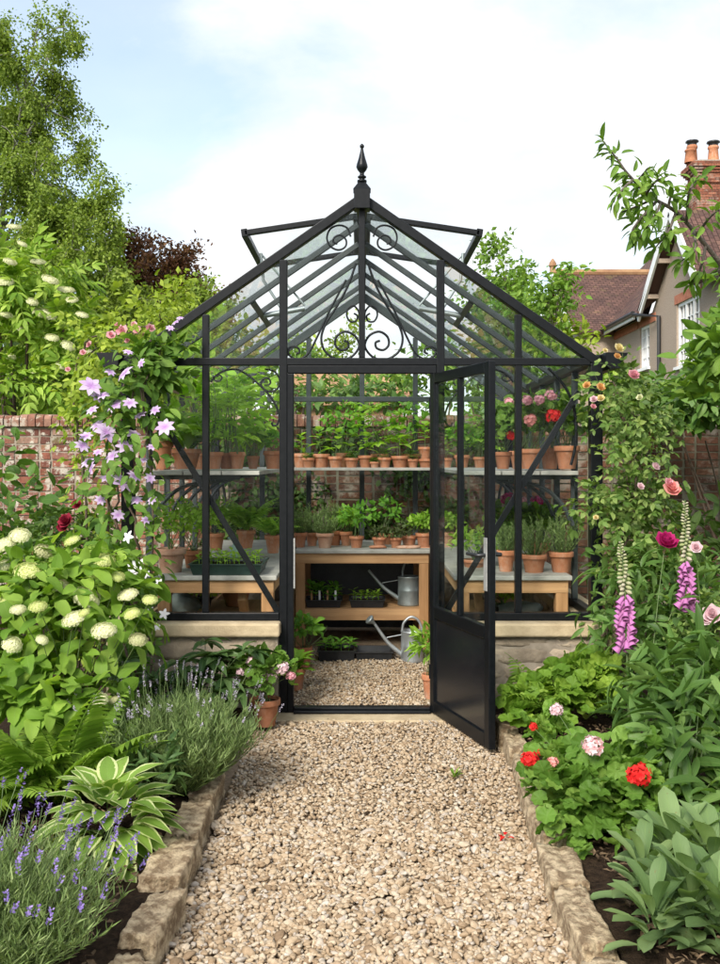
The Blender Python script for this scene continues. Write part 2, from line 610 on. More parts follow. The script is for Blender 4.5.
MATS.update(
    frame=mat_plain('black frame paint', (.0032, .004, .0052), (.006, .007, .0085), 40, .38, 0, .04, spec=.22),
    frame_in=mat_plain('sky lit frame paint', (.035, .043, .044), (.05, .058, .058), 20, .45, 0, .06, spec=.25),  # frame paint lightened: sky reflected on the bars is put into the colour
    glass=mat_glass('greenhouse glass', (.985, .994, .99), .0, .15),
    roofglass=mat_glass('roof glass', (.955, .978, .972), .018, .8),
    doorglass=mat_glass('door glass', (.965, .985, .976), .012, .5),
    houseglass=mat_plain('dark house glass', (.02, .025, .03), (.04, .045, .05), 3, .08, 0, 0),
    terracotta=mat_terracotta(),
    terra_pale=mat_plain('limed terracotta', (.36, .17, .10), (.55, .38, .28), 7, .8, 0, .3, contrast=(.35, .7), spec=.25),
    soil=mat_plain('compost', (.022, .014, .009), (.06, .04, .026), 60, .95, 0, .9, island=.2, spec=.1, bdist=.02),
    bark=mat_plain('bark', (.07, .055, .042), (.16, .13, .10), 14, .9, 0, .7, bdist=.02),
    birchbark=mat_plain('birch bark', (.08, .07, .06), (.42, .40, .36), 5, .85, 0, .5),
    stem=mat_plain('green stem', (.07, .12, .03), (.13, .18, .06), 10, .6, 0, .05),
    woodstem=mat_plain('brown stem', (.06, .04, .025), (.13, .09, .06), 20, .8, 0, .3),
    wood=mat_wood('bench timber', (.36, .19, .085), (.58, .35, .17), 0),
    wood_v=mat_wood('bench timber upright', (.31, .16, .065), (.50, .28, .13), 2),
    wood_y=mat_wood('bench timber lengthways', (.33, .19, .09), (.52, .33, .17), 1),
    slate=mat_plain('grey bench top', (.25, .245, .215), (.40, .385, .345), 8, .6, 0, .15),
    stone=mat_plain('sandstone coping', (.34, .26, .155), (.52, .42, .27), 9, .85, 0, .45, contrast=(.3, .7), bdist=.01),
    rubble=mat_plain('rubble stone', (.20, .155, .11), (.42, .345, .25), 6, .9, 0, .6, island=.3, contrast=(.3, .7), bdist=.015),
    edging=mat_plain('edging stone', (.19, .128, .07), (.51, .40, .255), 23, .92, 0, 1.0, bscale=110, contrast=(.41, .60), bdist=.014, island=.22),
    mortar=mat_plain('lime mortar', (.19, .155, .115), (.33, .28, .22), 10, .95, 0, .5),
    zinc=mat_plain('galvanised steel', (.36, .39, .40), (.52, .55, .56), 10, .46, .75, .05),
    zinc_dark=mat_plain('old galvanised steel', (.24, .28, .28), (.36, .40, .40), 9, .5, .7, .05),
    blackplastic=mat_plain('black plastic', (.012, .013, .014), (.022, .023, .025), 20, .45, 0, .05),
    greenplastic=mat_plain('dark green plastic', (.012, .03, .024), (.02, .045, .036), 20, .45, 0, .05),
    teal=mat_plain('pale teal glaze', (.30, .46, .40), (.42, .58, .5), 20, .35, 0, .05),
    steel=mat_plain('brushed steel', (.30, .30, .29), (.42, .42, .40), 30, .35, .3, .03),
    whitepaint=mat_plain('white paint', (.72, .72, .70), (.82, .82, .80), 6, .5, 0, .05),
    render_=mat_plain('roughcast render', (.32, .245, .185), (.42, .335, .26), 30, .95, 0, .8, bdist=.02),
    lintel=mat_plain('red brick lintel', (.30, .095, .05), (.44, .17, .095), 10, .85, 0, .4),
    kick=mat_plain('gloss black panel', (.008, .009, .011), (.013, .014, .016), 5, .22, 0, .02, spec=.5),
    iron=mat_plain('black iron', (.012, .012, .013), (.02, .02, .021), 20, .4, 0, .05),
    gravel=mat_gravel(),
    gravelbase=mat_plain('gravel bed', (.20, .14, .085), (.36, .27, .18), 70, .95, 0, .8),
    mulch=mat_plain('mulched soil', (.028, .018, .012), (.075, .048, .03), 40, .95, 0, .9, bdist=.03, spec=.1),
    chips=mat_plain('bark chips', (.05, .03, .018), (.20, .14, .085), 30, .9, 0, .4, island=.45, spec=.15),
    grassground=mat_plain('grassy ground', (.035, .06, .015), (.06, .09, .025), 3, .95, 0, .6),
    rooftile=mat_rooftile('clay roof tiles'),
    rooftile2=mat_rooftile('clay roof tiles orange', cols=((.22, .10, .06), (.30, .15, .09)), moss=.25),
    ridge=mat_plain('ridge tiles', (.24, .12, .06), (.36, .22, .11), 4, .85, 0, .4),
    mortar_dark=mat_plain('mossy shaded mortar', (.10, .095, .06), (.19, .17, .12), 8, .95, 0, .5),  # darker copy of the mortar, shade on this stretch painted in with moss
    oldbrick=mat_brick('weathered red brick', [(0, (.10, .045, .035)), (.3, (.20, .075, .05)), (.6, (.27, .105, .07)), (.85, (.19, .10, .08)), (1, (.26, .16, .12))], .75, 10),
    brownbrick=mat_brick('brown brick', [(0, (.065, .034, .022)), (.5, (.12, .055, .034)), (1, (.16, .08, .048))], .3, 3),  # brown brick darkened: the wall's shade is in the colour, besides moss
    coping=mat_brick('brick coping', [(0, (.17, .075, .05)), (.5, (.24, .12, .085)), (1, (.30, .19, .14))], .55, 9),
    chimbrick=mat_brick('chimney brick', [(0, (.12, .05, .035)), (.5, (.24, .09, .055)), (1, (.30, .14, .09))], .35, 1.5),
    scale_green=mat_plain('stone ornament', (.09, .115, .105), (.17, .20, .18), 7, .8, 0, .3),
)

# foliage, c1 dark .. c3 light
def LEAF(k, c1, c2, c3=None, **kw):
    c1, c2, c3 = [c and (c[0] * 1.2, c[1] * 1.26, c[2] * 1.15) for c in (c1, c2, c3)]
    MATS[k] = mat_leaf(k.replace('_', ' ') + ' leaf', c1, c2, c3, **kw)


LEAF('hydrangea', (.085, .16, .02), (.15, .24, .035), (.23, .32, .06))
LEAF('hosta', (.12, .20, .04), (.19, .28, .06), margin=(.60, .64, .34), vein=.2)
LEAF('fern', (.09, .16, .018), (.16, .25, .035), (.24, .33, .06), trans=.4)
LEAF('fern_in', (.13, .25, .03), (.21, .35, .06), (.30, .44, .09), trans=.45)
LEAF('lavender', (.09, .135, .045), (.16, .215, .085), (.24, .29, .14), trans=.2, vein=0)
LEAF('hellebore', (.03, .065, .022), (.06, .105, .035), (.10, .155, .06), trans=.2, rough=.36)
LEAF('clematis', (.05, .105, .018), (.09, .165, .03), (.15, .23, .05))
LEAF('rose', (.06, .11, .025), (.12, .185, .05), (.25, .30, .11), rough=.36)
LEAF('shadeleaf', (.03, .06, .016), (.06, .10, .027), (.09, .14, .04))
LEAF('peony', (.045, .09, .022), (.085, .155, .04), (.15, .225, .075), rough=.38)
LEAF('geranium', (.065, .13, .02), (.115, .205, .035), (.175, .265, .06))
LEAF('mantle', (.08, .155, .018), (.14, .23, .03), (.22, .31, .05))
LEAF('sage', (.08, .13, .055), (.13, .19, .085), (.19, .255, .12), rough=.5)
LEAF('elder', (.10, .18, .018), (.19, .285, .04), (.30, .38, .08))
LEAF('birch', (.095, .14, .022), (.155, .21, .04), (.235, .285, .065), vein=0)
LEAF('beech', (.05, .02, .014), (.10, .045, .03), (.16, .085, .05), vein=0)
LEAF('lime', (.13, .18, .02), (.21, .27, .035), (.30, .35, .06), vein=0)
LEAF('apple', (.075, .14, .022), (.13, .22, .04), (.21, .30, .065))
LEAF('hedge', (.045, .095, .02), (.085, .16, .035), (.16, .24, .08), rough=.36)
LEAF('tomato', (.14, .25, .03), (.23, .37, .055), (.34, .48, .10), trans=.5)
LEAF('basil', (.07, .18, .022), (.13, .28, .04), (.20, .36, .06), trans=.4)
LEAF('lettuce', (.14, .26, .03), (.22, .36, .05), (.32, .44, .09), trans=.45)
LEAF('rosemary', (.10, .155, .05), (.16, .22, .085), (.23, .29, .13), trans=.2, vein=0)
LEAF('purpleherb', (.05, .045, .035), (.08, .10, .04), (.10, .15, .06))

P_ = mat_petal
MATS.update(
    p_cream=P_('cream petals', (.66, .68, .36), (.80, .79, .56)),
    p_lime=P_('lime petals', (.54, .60, .18), (.70, .73, .36)),
    p_elder=P_('creamy flower heads', (.58, .60, .32), (.74, .74, .50)),
    p_aged=P_('fading green petals', (.42, .44, .20), (.56, .54, .32)),
    p_lav=P_('lavender petals', (.20, .13, .40), (.36, .27, .58)),
    p_lavpale=P_('pale lavender petals', (.36, .32, .40), (.52, .48, .54)),
    p_clem=P_('lilac petals', (.52, .36, .60), (.74, .62, .78), base=(.46, .22, .54)),
    p_white=P_('white petals', (.76, .74, .74), (.84, .82, .82)),
    p_pink=P_('pink petals', (.68, .27, .33), (.78, .45, .48)),
    p_coral=P_('coral petals', (.74, .24, .22), (.80, .40, .36)),
    p_pale=P_('pale pink petals', (.70, .46, .50), (.80, .62, .64)),
    p_red=P_('red petals', (.62, .012, .016), (.76, .04, .03)),
    p_dark=P_('dark red petals', (.22, .012, .03), (.36, .03, .06)),
    p_magenta=P_('magenta petals', (.36, .008, .10), (.52, .03, .18)),
    p_fox=P_('foxglove petals', (.40, .07, .33), (.70, .32, .58)),
    p_foxbud=P_('foxglove buds', (.34, .40, .15), (.52, .46, .36)),
    p_yellow=P_('creamy yellow petals', (.70, .56, .22), (.78, .68, .40)),
    p_apricot=P_('apricot petals', (.66, .34, .10), (.74, .48, .22)),
    p_pinkwhite=P_('pink and white petals', (.74, .30, .32), (.84, .78, .76)),
)
BLOOM = {}


def bloom(kind, mat):
    """one mesh per kind of bloom and colour, shared by its copies"""
    if (kind, mat) not in BLOOM:
        g = {'double': lambda: bloom_double(), 'peony': lambda: bloom_double(6, -.7), 'star': lambda: bloom_star(7, .54), 'star4': lambda: bloom_star(5, .55),
             'dome': lambda: bloom_ball(150, .0, .15, 4, .42), 'flat': lambda: bloom_ball(130, -.1, .14, 5, .26), 'ball': lambda: bloom_ball(30, .3, .40, 5, .75, 1, .32),
             'small': lambda: bloom_double(3, -.5)}[kind]()
        me = mesh_of(g, kind + ' bloom', True)
        me.materials.append(MATS[mat])
        BLOOM[kind, mat] = me
    return BLOOM[kind, mat]
# ------------------------------------------------------------------ ground, path, edging
Y0, Y1, HW, ZE, ZR, ZB = 5.55, 8.85, 1.32, 1.985, 2.905, .535


def sheet(name, poly, z, mat, **kw):
    g = Geo(); P = [(x, y, z) for x, y in poly]
    c = np.mean(P, 0)
    g.add(P + [tuple(c)], [(k, (k + 1) % len(P), len(P)) for k in range(len(P))])
    return tag(build(g, name, mat), kind='structure')


sheet('ground', [(-120, -20), (120, -20), (120, 200), (-120, 200)], -.06, M('grassground'))


def bed(name, x0, x1, y0, y1, z, seed):
    """planting bed with a lumpy surface"""
    g = Geo(); nx, ny = int((x1 - x0) / .06), int((y1 - y0) / .06)
    xs, ys = np.linspace(x0, x1, nx), np.linspace(y0, y1, ny)
    V = np.array([(x, y, z + .022 * mnoise.noise(Vector((x * 6, y * 6, seed))) + .02 * mnoise.noise(Vector((x * 17, y * 17, seed)))) for y in ys for x in xs])
    F = [(j * nx + i, j * nx + i + 1, (j + 1) * nx + i + 1, (j + 1) * nx + i) for j in range(ny - 1) for i in range(nx - 1)]
    g.add(V, F)
    return tag(build(g, name, M('mulch'), smooth=True), kind='structure')


bed('soil_bed', -3.6, -.62, 1.9, 9.1, .06, 1)
bed('soil_bed', .72, 3.8, 1.9, 9.1, .06, 2)

# bark chips lying on the beds
g = Geo(); r = np.random.default_rng(3)
n = 5200
P = np.stack([np.where(r.random(n) < .5, r.uniform(-1.35, -.74, n), r.uniform(.80, 1.5, n)), r.uniform(2.4, 5.0, n), np.full(n, .085)], 1)
P[:, 2] += r.uniform(-.012, .02, n)
g.add(*place(T_DM, P, norm(r.normal(size=(n, 3)) * [1, 1, .25]), norm(r.normal(size=(n, 3)) * .4 + [0, 0, 1]), r.uniform(.015, .045, n), r.uniform(.008, .018, n)))
tag(build(g, 'bark_mulch', M('chips')), 'brown bark mulch scattered over the soil of both beds', 'mulch', kind='stuff')

xl = lambda y: -.545 - .008 * (y - 3)
xr = lambda y: .60 + .045 * (y - 3)
sheet('path', [(-.72, 1.9), (.80, 1.9), (.86, Y0 - .05), (-.72, Y0 - .05)], -.012, M('gravelbase'))
sheet('floor', [(-1.25, Y0 + .03), (1.25, Y0 + .03), (1.25, 8.8), (-1.25, 8.8)], -.004, M('gravelbase'))

# gravel, real stones in layers
g = Geo(); r = np.random.default_rng(11)


def stones(n, x0, x1, y0, y1, z, V0, F0, inside=None):
    P = np.stack([r.uniform(x0, x1, n), r.uniform(y0, y1, n), np.full(n, z)], 1)
    if inside is not None: P = P[inside(P)]
    n = len(P)
    P[:, 2] += r.uniform(-.006, .008, n) + .008 * np.sin(P[:, 0] * 9 + P[:, 1] * 5) * np.sin(P[:, 1] * 7)
    sz = r.lognormal(math.log(.0082), .28, n)[:, None] * np.stack([r.uniform(1.0, 1.5, n), r.uniform(.75, 1.05, n), r.uniform(.5, .75, n)], 1)
    V = V0[None] * (1 + .28 * np.sin(V0[None] * r.uniform(1.5, 3.2, (n, 1, 3)) + r.uniform(0, 6, (n, 1, 3)))[:, :, [1, 2, 0]]) * sz[:, None]
    a, b = r.uniform(0, 2 * PI, n), r.normal(0, .38, n)
    ca, sa, cb, sb = np.cos(a)[:, None], np.sin(a)[:, None], np.cos(b)[:, None], np.sin(b)[:, None]
    X, Y, Z = V[:, :, 0], V[:, :, 1], V[:, :, 2]
    X, Z = X * cb + Z * sb, -X * sb + Z * cb
    X, Y = X * ca - Y * sa, X * sa + Y * ca
    V = np.stack([X, Y, Z], 2) + P[:, None]
    F = (F0[None] + (np.arange(n) * len(V0))[:, None, None]).reshape(-1, 3)
    g.add(V.reshape(-1, 3), F)


onp = lambda P: (P[:, 0] > xl(P[:, 1]) - .02) & (P[:, 0] < xr(P[:, 1]) + .02)
V0, F0 = ICO2[0], ICO2[1]
for z in (-.004, .006):
    stones(10500, -.62, .70, 2.3, 3.9, z, ICO2[0], ICO2[1], onp)
for z in (-.004, .006):
    stones(9000, -.66, .76, 3.9, 5.4, z, ICO1[0], ICO1[1], onp)
for z in (.0, .008):
    stones(7000, -.62, .62, 5.66, 7.4, z, ICO1[0], ICO1[1])
stones(700, -.7, .8, 2.4, 5.4, .012, ICO1[0], ICO1[1], lambda P: ((P[:, 0] < xl(P[:, 1]) + .05) & (P[:, 0] > xl(P[:, 1]) - .03)))
tag(build(g, 'gravel', M('gravel'), smooth=True), 'pale buff pea gravel covering the path and greenhouse floor', 'gravel', kind='stuff')

# stone edging: every stone a thing
left_lab = ['pale lumpy edging stone beside the front lavender, nearest on the left', 'short edging stone between the front lavender and the hosta',
            'large flat topped edging stone right of the variegated hosta', 'long lichened edging stone just past the hosta',
            'edging stone under the big lavender, at the far end of the left kerb']
yy = 2.36
for i, (ln, w, h) in enumerate([(.36, .14, .13), (.34, .12, .15), (.38, .16, .16), (.40, .14, .14), (.34, .13, .14)]):
    gg = Geo(); yc = yy + ln / 2
    c = (xl(yc) - w / 2 - .02 + random.uniform(-.012, .018), yc, h / 2 - .045)
    blob(gg, c, (w / 2 * 1.0, ln / 2 * 1.04, h / 2 * 1.15), .15, 3 + i, 4, .88, random.uniform(-.14, .14))
    tag(build(gg, 'edging_stone', M('edging'), smooth=True, loc=(c[0], c[1], 0)), left_lab[i], 'edging stone', 'stones edging the gravel path')
    yy += ln + .022
right_lab = ['broad square edging stone at the front end of the right kerb', 'flat edging stone left of the broad leaved plant on the right',
             'long rough edging stone beside the bare soil on the right', 'narrow edging stone in front of the pelargonium with the large red flower',
             'pitted edging stone left of the pelargonium leaves', 'edging stone beside the leftmost red pelargonium flower',
             'thin upright edging stone level with the pink and white pelargonium', 'edging stone at the foot of the open greenhouse door']
yy = 2.32
for i, (ln, w, h) in enumerate([(.36, .15, .13), (.40, .125, .14), (.34, .14, .13), (.31, .115, .15), (.34, .13, .14), (.33, .115, .14), (.30, .105, .14), (.34, .115, .14)]):
    gg = Geo(); yc = yy + ln / 2
    c = (xr(yc) + w / 2 + random.uniform(-.012, .01), yc, h / 2 - .04)
    blob(gg, c, (w / 2 * 1.02, ln / 2 * 1.04, h / 2 * 1.15), .15, 23 + i, 4, .88, random.uniform(-.08, .08))
    tag(build(gg, 'edging_stone', M('edging'), smooth=True, loc=(c[0], c[1], 0)), right_lab[i], 'edging stone', 'stones edging the gravel path')
    yy += ln + .022

g = Geo(); box(g, -.52, .47, 5.36, 5.60, -.05, .018)
tag(build(g, 'threshold_slab', M('stone'), bevel=.008, loc=(0, 5.48, 0)), 'worn stone slab across the doorway at the end of the path', 'doorstep')

# ------------------------------------------------------------------ stone plinth the greenhouse stands on
wall = thing('stone_plinth', 'low sandstone wall with a flat coping under the greenhouse glass', 'low wall', (0, Y0, 0))
r = np.random.default_rng(5)
g = Geo(); k = 0


def rubble_run(p, q, h, th):
    """courses of rough blocks from p to q (2-D), pushed th to the inside on the left of p->q"""
    global k
    p, q = np.array(p, float), np.array(q, float); L = np.linalg.norm(q - p); d = (q - p) / L; nrm_ = np.array([-d[1], d[0]])
    z = -.05
    while z < h - .02:
        hh = min(r.uniform(.085, .15), h - z)
        if h - z - hh < .05: hh = h - z
        s = 0
        while s < L - .01:
            l = min(r.uniform(.16, .38), L - s)
            if L - s - l < .08: l = L - s
            c = p + d * (s + l / 2) + nrm_ * (th / 2)
            blob(g, (c[0], c[1], z + hh / 2), (l / 2 * 1.1, th / 2 * 1.06, hh / 2 * 1.14), .1, k, 3, .92, math.atan2(d[1], d[0])); k += 1
            s += l
        z += hh


ZC = ZB - .075
rubble_run((-1.42, Y0 - .09), (-.47, Y0 - .09), ZC, .16)
rubble_run((.47, Y0 - .09), (1.42, Y0 - .09), ZC, .16)
for sx in (-1, 1):
    if sx < 0: rubble_run((-1.42, Y1 + .09), (-1.42, Y0 + .08), ZC, .16)
    else: rubble_run((1.42, Y0 + .08), (1.42, Y1 + .09), ZC, .16)
rubble_run((1.25, Y1 + .09), (-1.25, Y1 + .09), ZC, .16)
build(g, 'rubble_wall', M('rubble'), wall, True)
g = Geo()
for sx in (-1, 1):
    x0, x1 = sorted((sx * .462, sx * 1.41))
    box(g, x0 + .008, x1 - .008, Y0 - .080, Y0 + .055, -.05, ZC - .004)
    x0, x1 = sorted((sx * 1.27, sx * 1.402))
    box(g, x0, x1, Y0 + .06, Y1 + .07, -.05, ZC - .006)
box(g, -1.26, 1.26, Y1 - .055, Y1 + .075, -.05, ZC - .005)
build(g, 'mortar_core', M('mortar'), wall)
for sx in (-1, 1):
    g = Geo()
    x0, x1 = sorted((sx * .455, sx * 1.475)); box(g, x0, x1, Y0 - .125, Y0 + .09, ZC, ZB)
    build(g, 'coping', M('stone'), wall, bevel=.012)
    g = Geo(); x0, x1 = sorted((sx * 1.25, sx * 1.475)); box(g, x0, x1, Y0 + .092, Y1 + .12, ZC, ZB - .002)
    build(g, 'coping', M('stone'), wall, bevel=.012)
    g = Geo(); x0, x1 = sorted((sx * 1.30, sx * 1.424)); box(g, x0, x1, Y0 - .096, Y0 - .05, -.05, ZC - .003)
    build(g, 'quoin', M('stone'), wall, bevel=.01)
g = Geo(); box(g, -1.248, 1.248, Y1 - .06, Y1 + .12, ZC, ZB - .002); build(g, 'coping', M('stone'), wall, bevel=.012)

# ------------------------------------------------------------------ greenhouse
gh = thing('greenhouse', 'tall black framed glass greenhouse with a finial and one open door', 'greenhouse', (0, Y0, 0))


def ghp(name, g, mat='frame', bevel=.004, smooth=False, parent=None):
    return build(g, name, M(mat), parent or gh, smooth, bevel=bevel)


slope = (ZR - ZE) / HW
zr = lambda x: ZR - abs(x) * slope          # underside line of the roof


def roofpt(x, y, off=0): return (x, y, zr(x) + off)


for sx in (-1, 1):
    for y in (Y0, Y1):
        g = Geo(); box(g, sx * HW - .034, sx * HW + .034, y - .034, y + .034, ZB, ZE - .002); ghp('corner_post', g)
    # front bars
    g = Geo(); box(g, sx * .882 - .019, sx * .882 + .019, Y0 - .025, Y0 + .02, ZB + .045, zr(.882) - .03); ghp('glazing_bar', g)
    g = Geo(); box(g, sx * .443 - .022, sx * .443 + .022, Y0 - .03, Y0 + .025, .02, zr(.443) - .03); ghp('door_post', g)
    # jamb of the door frame, inside the post
    # sill
    x0, x1 = sorted((sx * .466, sx * (HW - .035))); g = Geo(); box(g, x0, x1, Y0 - .032, Y0 + .026, ZB + .002, ZB + .045); ghp('sill_bar', g)
    # side bars, sill, eaves, gutter
    g = Geo(); box(g, sx * HW - .028, sx * HW + .028, Y0 + .035, Y1 - .035, ZB + .002, ZB + .045); ghp('sill_bar', g)
    g = Geo(); box(g, sx * HW - .03, sx * HW + .03, Y0 + .0, Y1, ZE, ZE + .05); ghp('eaves_beam', g)
    g = Geo()
    xs = [(1.352, ZE + .052), (1.352, ZE - .015), (1.375, ZE - .04), (1.43, ZE - .035), (1.475, ZE + .05), (1.46, ZE + .05), (1.425, ZE - .02), (1.38, ZE - .02), (1.366, ZE + .052)]
    prism(g, [(sx * a, Y0 - .10, b) for a, b in xs], (0, Y1 - Y0 + .2, 0))
    gu = ghp('gutter', g, bevel=0)
    g = Geo(); prism(g, [(sx * a, Y0 - .108, b) for a, b in xs[:5]], (0, .007, 0)); ghp('end_cap', g, bevel=0, parent=gu)
    for i in range(1, 6):
        y = Y0 + i * .55
        g = Geo(); box(g, sx * HW - .018, sx * HW + .018, y - .018, y + .018, ZB + .046, ZE - .001); ghp('glazing_bar', g, 'frame_in')
    # rafters
    for y, w, h, nm in [(Y0, .06, .050, 'gable_rafter')] + [(Y0 + i * .55, .028, .036, 'roof_bar') for i in range(1, 6)] + [(Y1, .05, .07, 'gable_rafter')]:
        g = Geo(); up = (sx * slope, 0, 1)
        beam(g, (sx * .012, y, zr(.012) + .012), (sx * (HW + .05), y, zr(HW + .05) + .012), w, h, up)
        ghp(nm, g, 'frame' if y == Y0 else 'frame_in')
g = Geo(); box(g, -.03, .03, Y0 - .02, Y1 + .02, ZR + .0, ZR + .075); ghp('ridge_beam', g)
g = Geo(); box(g, -HW + .034, HW - .034, Y0 - .028, Y0 + .022, ZE - .012, ZE + .030); ghp('tie_beam', g)
g = Geo(); box(g, -.018, .018, Y0 - .024, Y0 + .02, ZE + .03, ZR - .02); ghp('gable_bar', g)
# rear gable
g = Geo(); box(g, -HW + .034, HW - .034, Y1 - .02, Y1 + .02, ZE - .02, ZE + .025); ghp('tie_beam', g, 'frame_in')
g = Geo(); box(g, -HW + .034, HW - .034, Y1 - .028, Y1 + .026, ZB + .002, ZB + .045); ghp('sill_bar', g, 'frame_in')
for x in (-.9, -.48, 0, .48, .9):
    g = Geo(); box(g, x - .022, x + .022, Y1 - .018, Y1 + .018, ZB + .046, zr(x) - .03 if x else ZR - .03); ghp('glazing_bar', g, 'frame_in')
# door frame
g = Geo(); box(g, -.420, .420, Y0 - .026, Y0 + .02, ZE - .058, ZE - .013); ghp('door_head', g)
for sx in (-1, 1):
    g = Geo(); x0, x1 = sorted((sx * .385, sx * .4205)); box(g, x0, x1, Y0 - .03, Y0 + .03, .0195, ZE - .059); ghp('door_jamb', g)
g = Geo(); box(g, -.384, .384, Y0 - .03, Y0 + .03, .0195, .048); box(g, -.384, .384, Y0 - .06, Y0 - .031, .0195, .034); ghp('door_sill', g)
g = Geo(); box(g, -.384, -.376, Y0 - .05, Y0 - .02, .72, 1.0); ghp('strike_plate', g, 'steel', .001)
# diagonal braces in the front corners
for sx in (-1, 1):
    a, b = at(362 + sx * 217, 391, Y0 + .06), at(362 + sx * 84, 612, Y0 + .06)
    g = Geo(); beam(g, a, b, .012, .034, (sx * .5, 0, .6)); ghp('brace', g, bevel=.002)
    g = Geo()
    tube(g, smooth_path([at(362 + sx * u, v, Y0 + .12) for u, v in ((186, 368), (196, 378), (206, 392), (212, 408), (214, 428), (213, 448), (209, 465))], 5), .009, 6)
    ghp('corner_bracket', g, bevel=0, smooth=True)
# wrought scrollwork (front plane)
YS = Y0 + .035


def scroll(name, pts, rad, sx):
    g = Geo(); P = smooth_path([at(362 + sx * (u - 362), v, YS) for u, v in pts], 7)
    tube(g, P, rad, 6); return ghp(name, g, bevel=0, smooth=True)


Z2 = lambda u, v: (240 + u / 3, 120 + v / 3)
for sx in (1, -1):
    scroll('scrollwork', [Z2(*p) for p in ((348, 430), (325, 495), (290, 560), (258, 610), (244, 655), (256, 695), (292, 718), (332, 712), (357, 680), (345, 648), (315, 635), (290, 650), (286, 675), (302, 690), (322, 684), (325, 668), (312, 662))], .0075, sx)
    scroll('scrollwork', [Z2(*p) for p in ((318, 480), (270, 570), (232, 650), (205, 700), (175, 718), (150, 708), (144, 690), (158, 680), (174, 684), (178, 696), (168, 702))], .0068, sx)
    scroll('scrollwork', [Z2(*p) for p in ((358, 600), (356, 575), (342, 558), (326, 564), (320, 585), (330, 604), (348, 603), (352, 588), (342, 580))], .006, sx)
    scroll('scrollwork', [Z2(*p) for p in ((332, 350), (322, 325), (298, 316), (272, 326), (261, 352), (270, 378), (295, 390), (316, 380), (318, 360), (302, 346), (284, 352), (280, 366), (292, 372))], .006, sx)
    Z5 = lambda u, v: (140 + u / 4, 360 + v / 4)
    scroll('scrollwork', [Z5(*p) for p in ((282, 88), (310, 58), (350, 40), (392, 40), (436, 64), (482, 104), (520, 145), (546, 188), (557, 228), (548, 258), (532, 262), (526, 250))], .0065, sx)
    scroll('scrollwork', [Z5(*p) for p in ((500, 36), (540, 48), (560, 84), (548, 116), (520, 126), (494, 114), (484, 92), (496, 74), (514, 74), (522, 90), (512, 102))], .006, sx)
    scroll('scrollwork', [Z5(*p) for p in ((290, 66), (300, 82), (318, 84), (328, 70), (316, 60), (308, 68))], .005, sx)
# finial
g = Geo()
box(g, -.045, .045, Y0 - .075, Y0 + .03, ZR - .06, ZR + .05)
zt = ZR + .05
V = [(-.049, Y0 - .075, zt), (.049, Y0 - .075, zt), (.049, Y0 + .03, zt), (-.049, Y0 + .03, zt), (-.02, Y0 - .042, zt + .045), (.02, Y0 - .042, zt + .045), (.02, Y0 - .002, zt + .045), (-.02, Y0 - .002, zt + .045)]
g.add(V, [(0, 1, 5, 4), (1, 2, 6, 5), (2, 3, 7, 6), (3, 0, 4, 7), (4, 5, 6, 7)])
fb = ghp('finial_block', g, bevel=.003)
g = Geo(); FIN = [(.018, .04), (.036, .045), (.036, .062), (.02, .066), (.02, .078), (.032, .084), (.032, .096), (.018, .104), (.016, .125), (.034, .15), (.044, .175), (.040, .20), (.026, .25), (.013, .31), (.009, .335), (.016, .345), (.017, .358), (.008, .37), (.001, .376)]
FIN = [(q * .74, .018 + z * .66) for q, z in FIN]
lathe(g, FIN, (0, Y0 - .022, zt), 18)
ghp('finial', g, bevel=0, smooth=True)


# glass
def pane(poly, thick, mat='glass', parent=None):
    g = Geo(); prism(g, poly, thick)
    return build(g, 'glass_pane', M(mat), parent or gh)


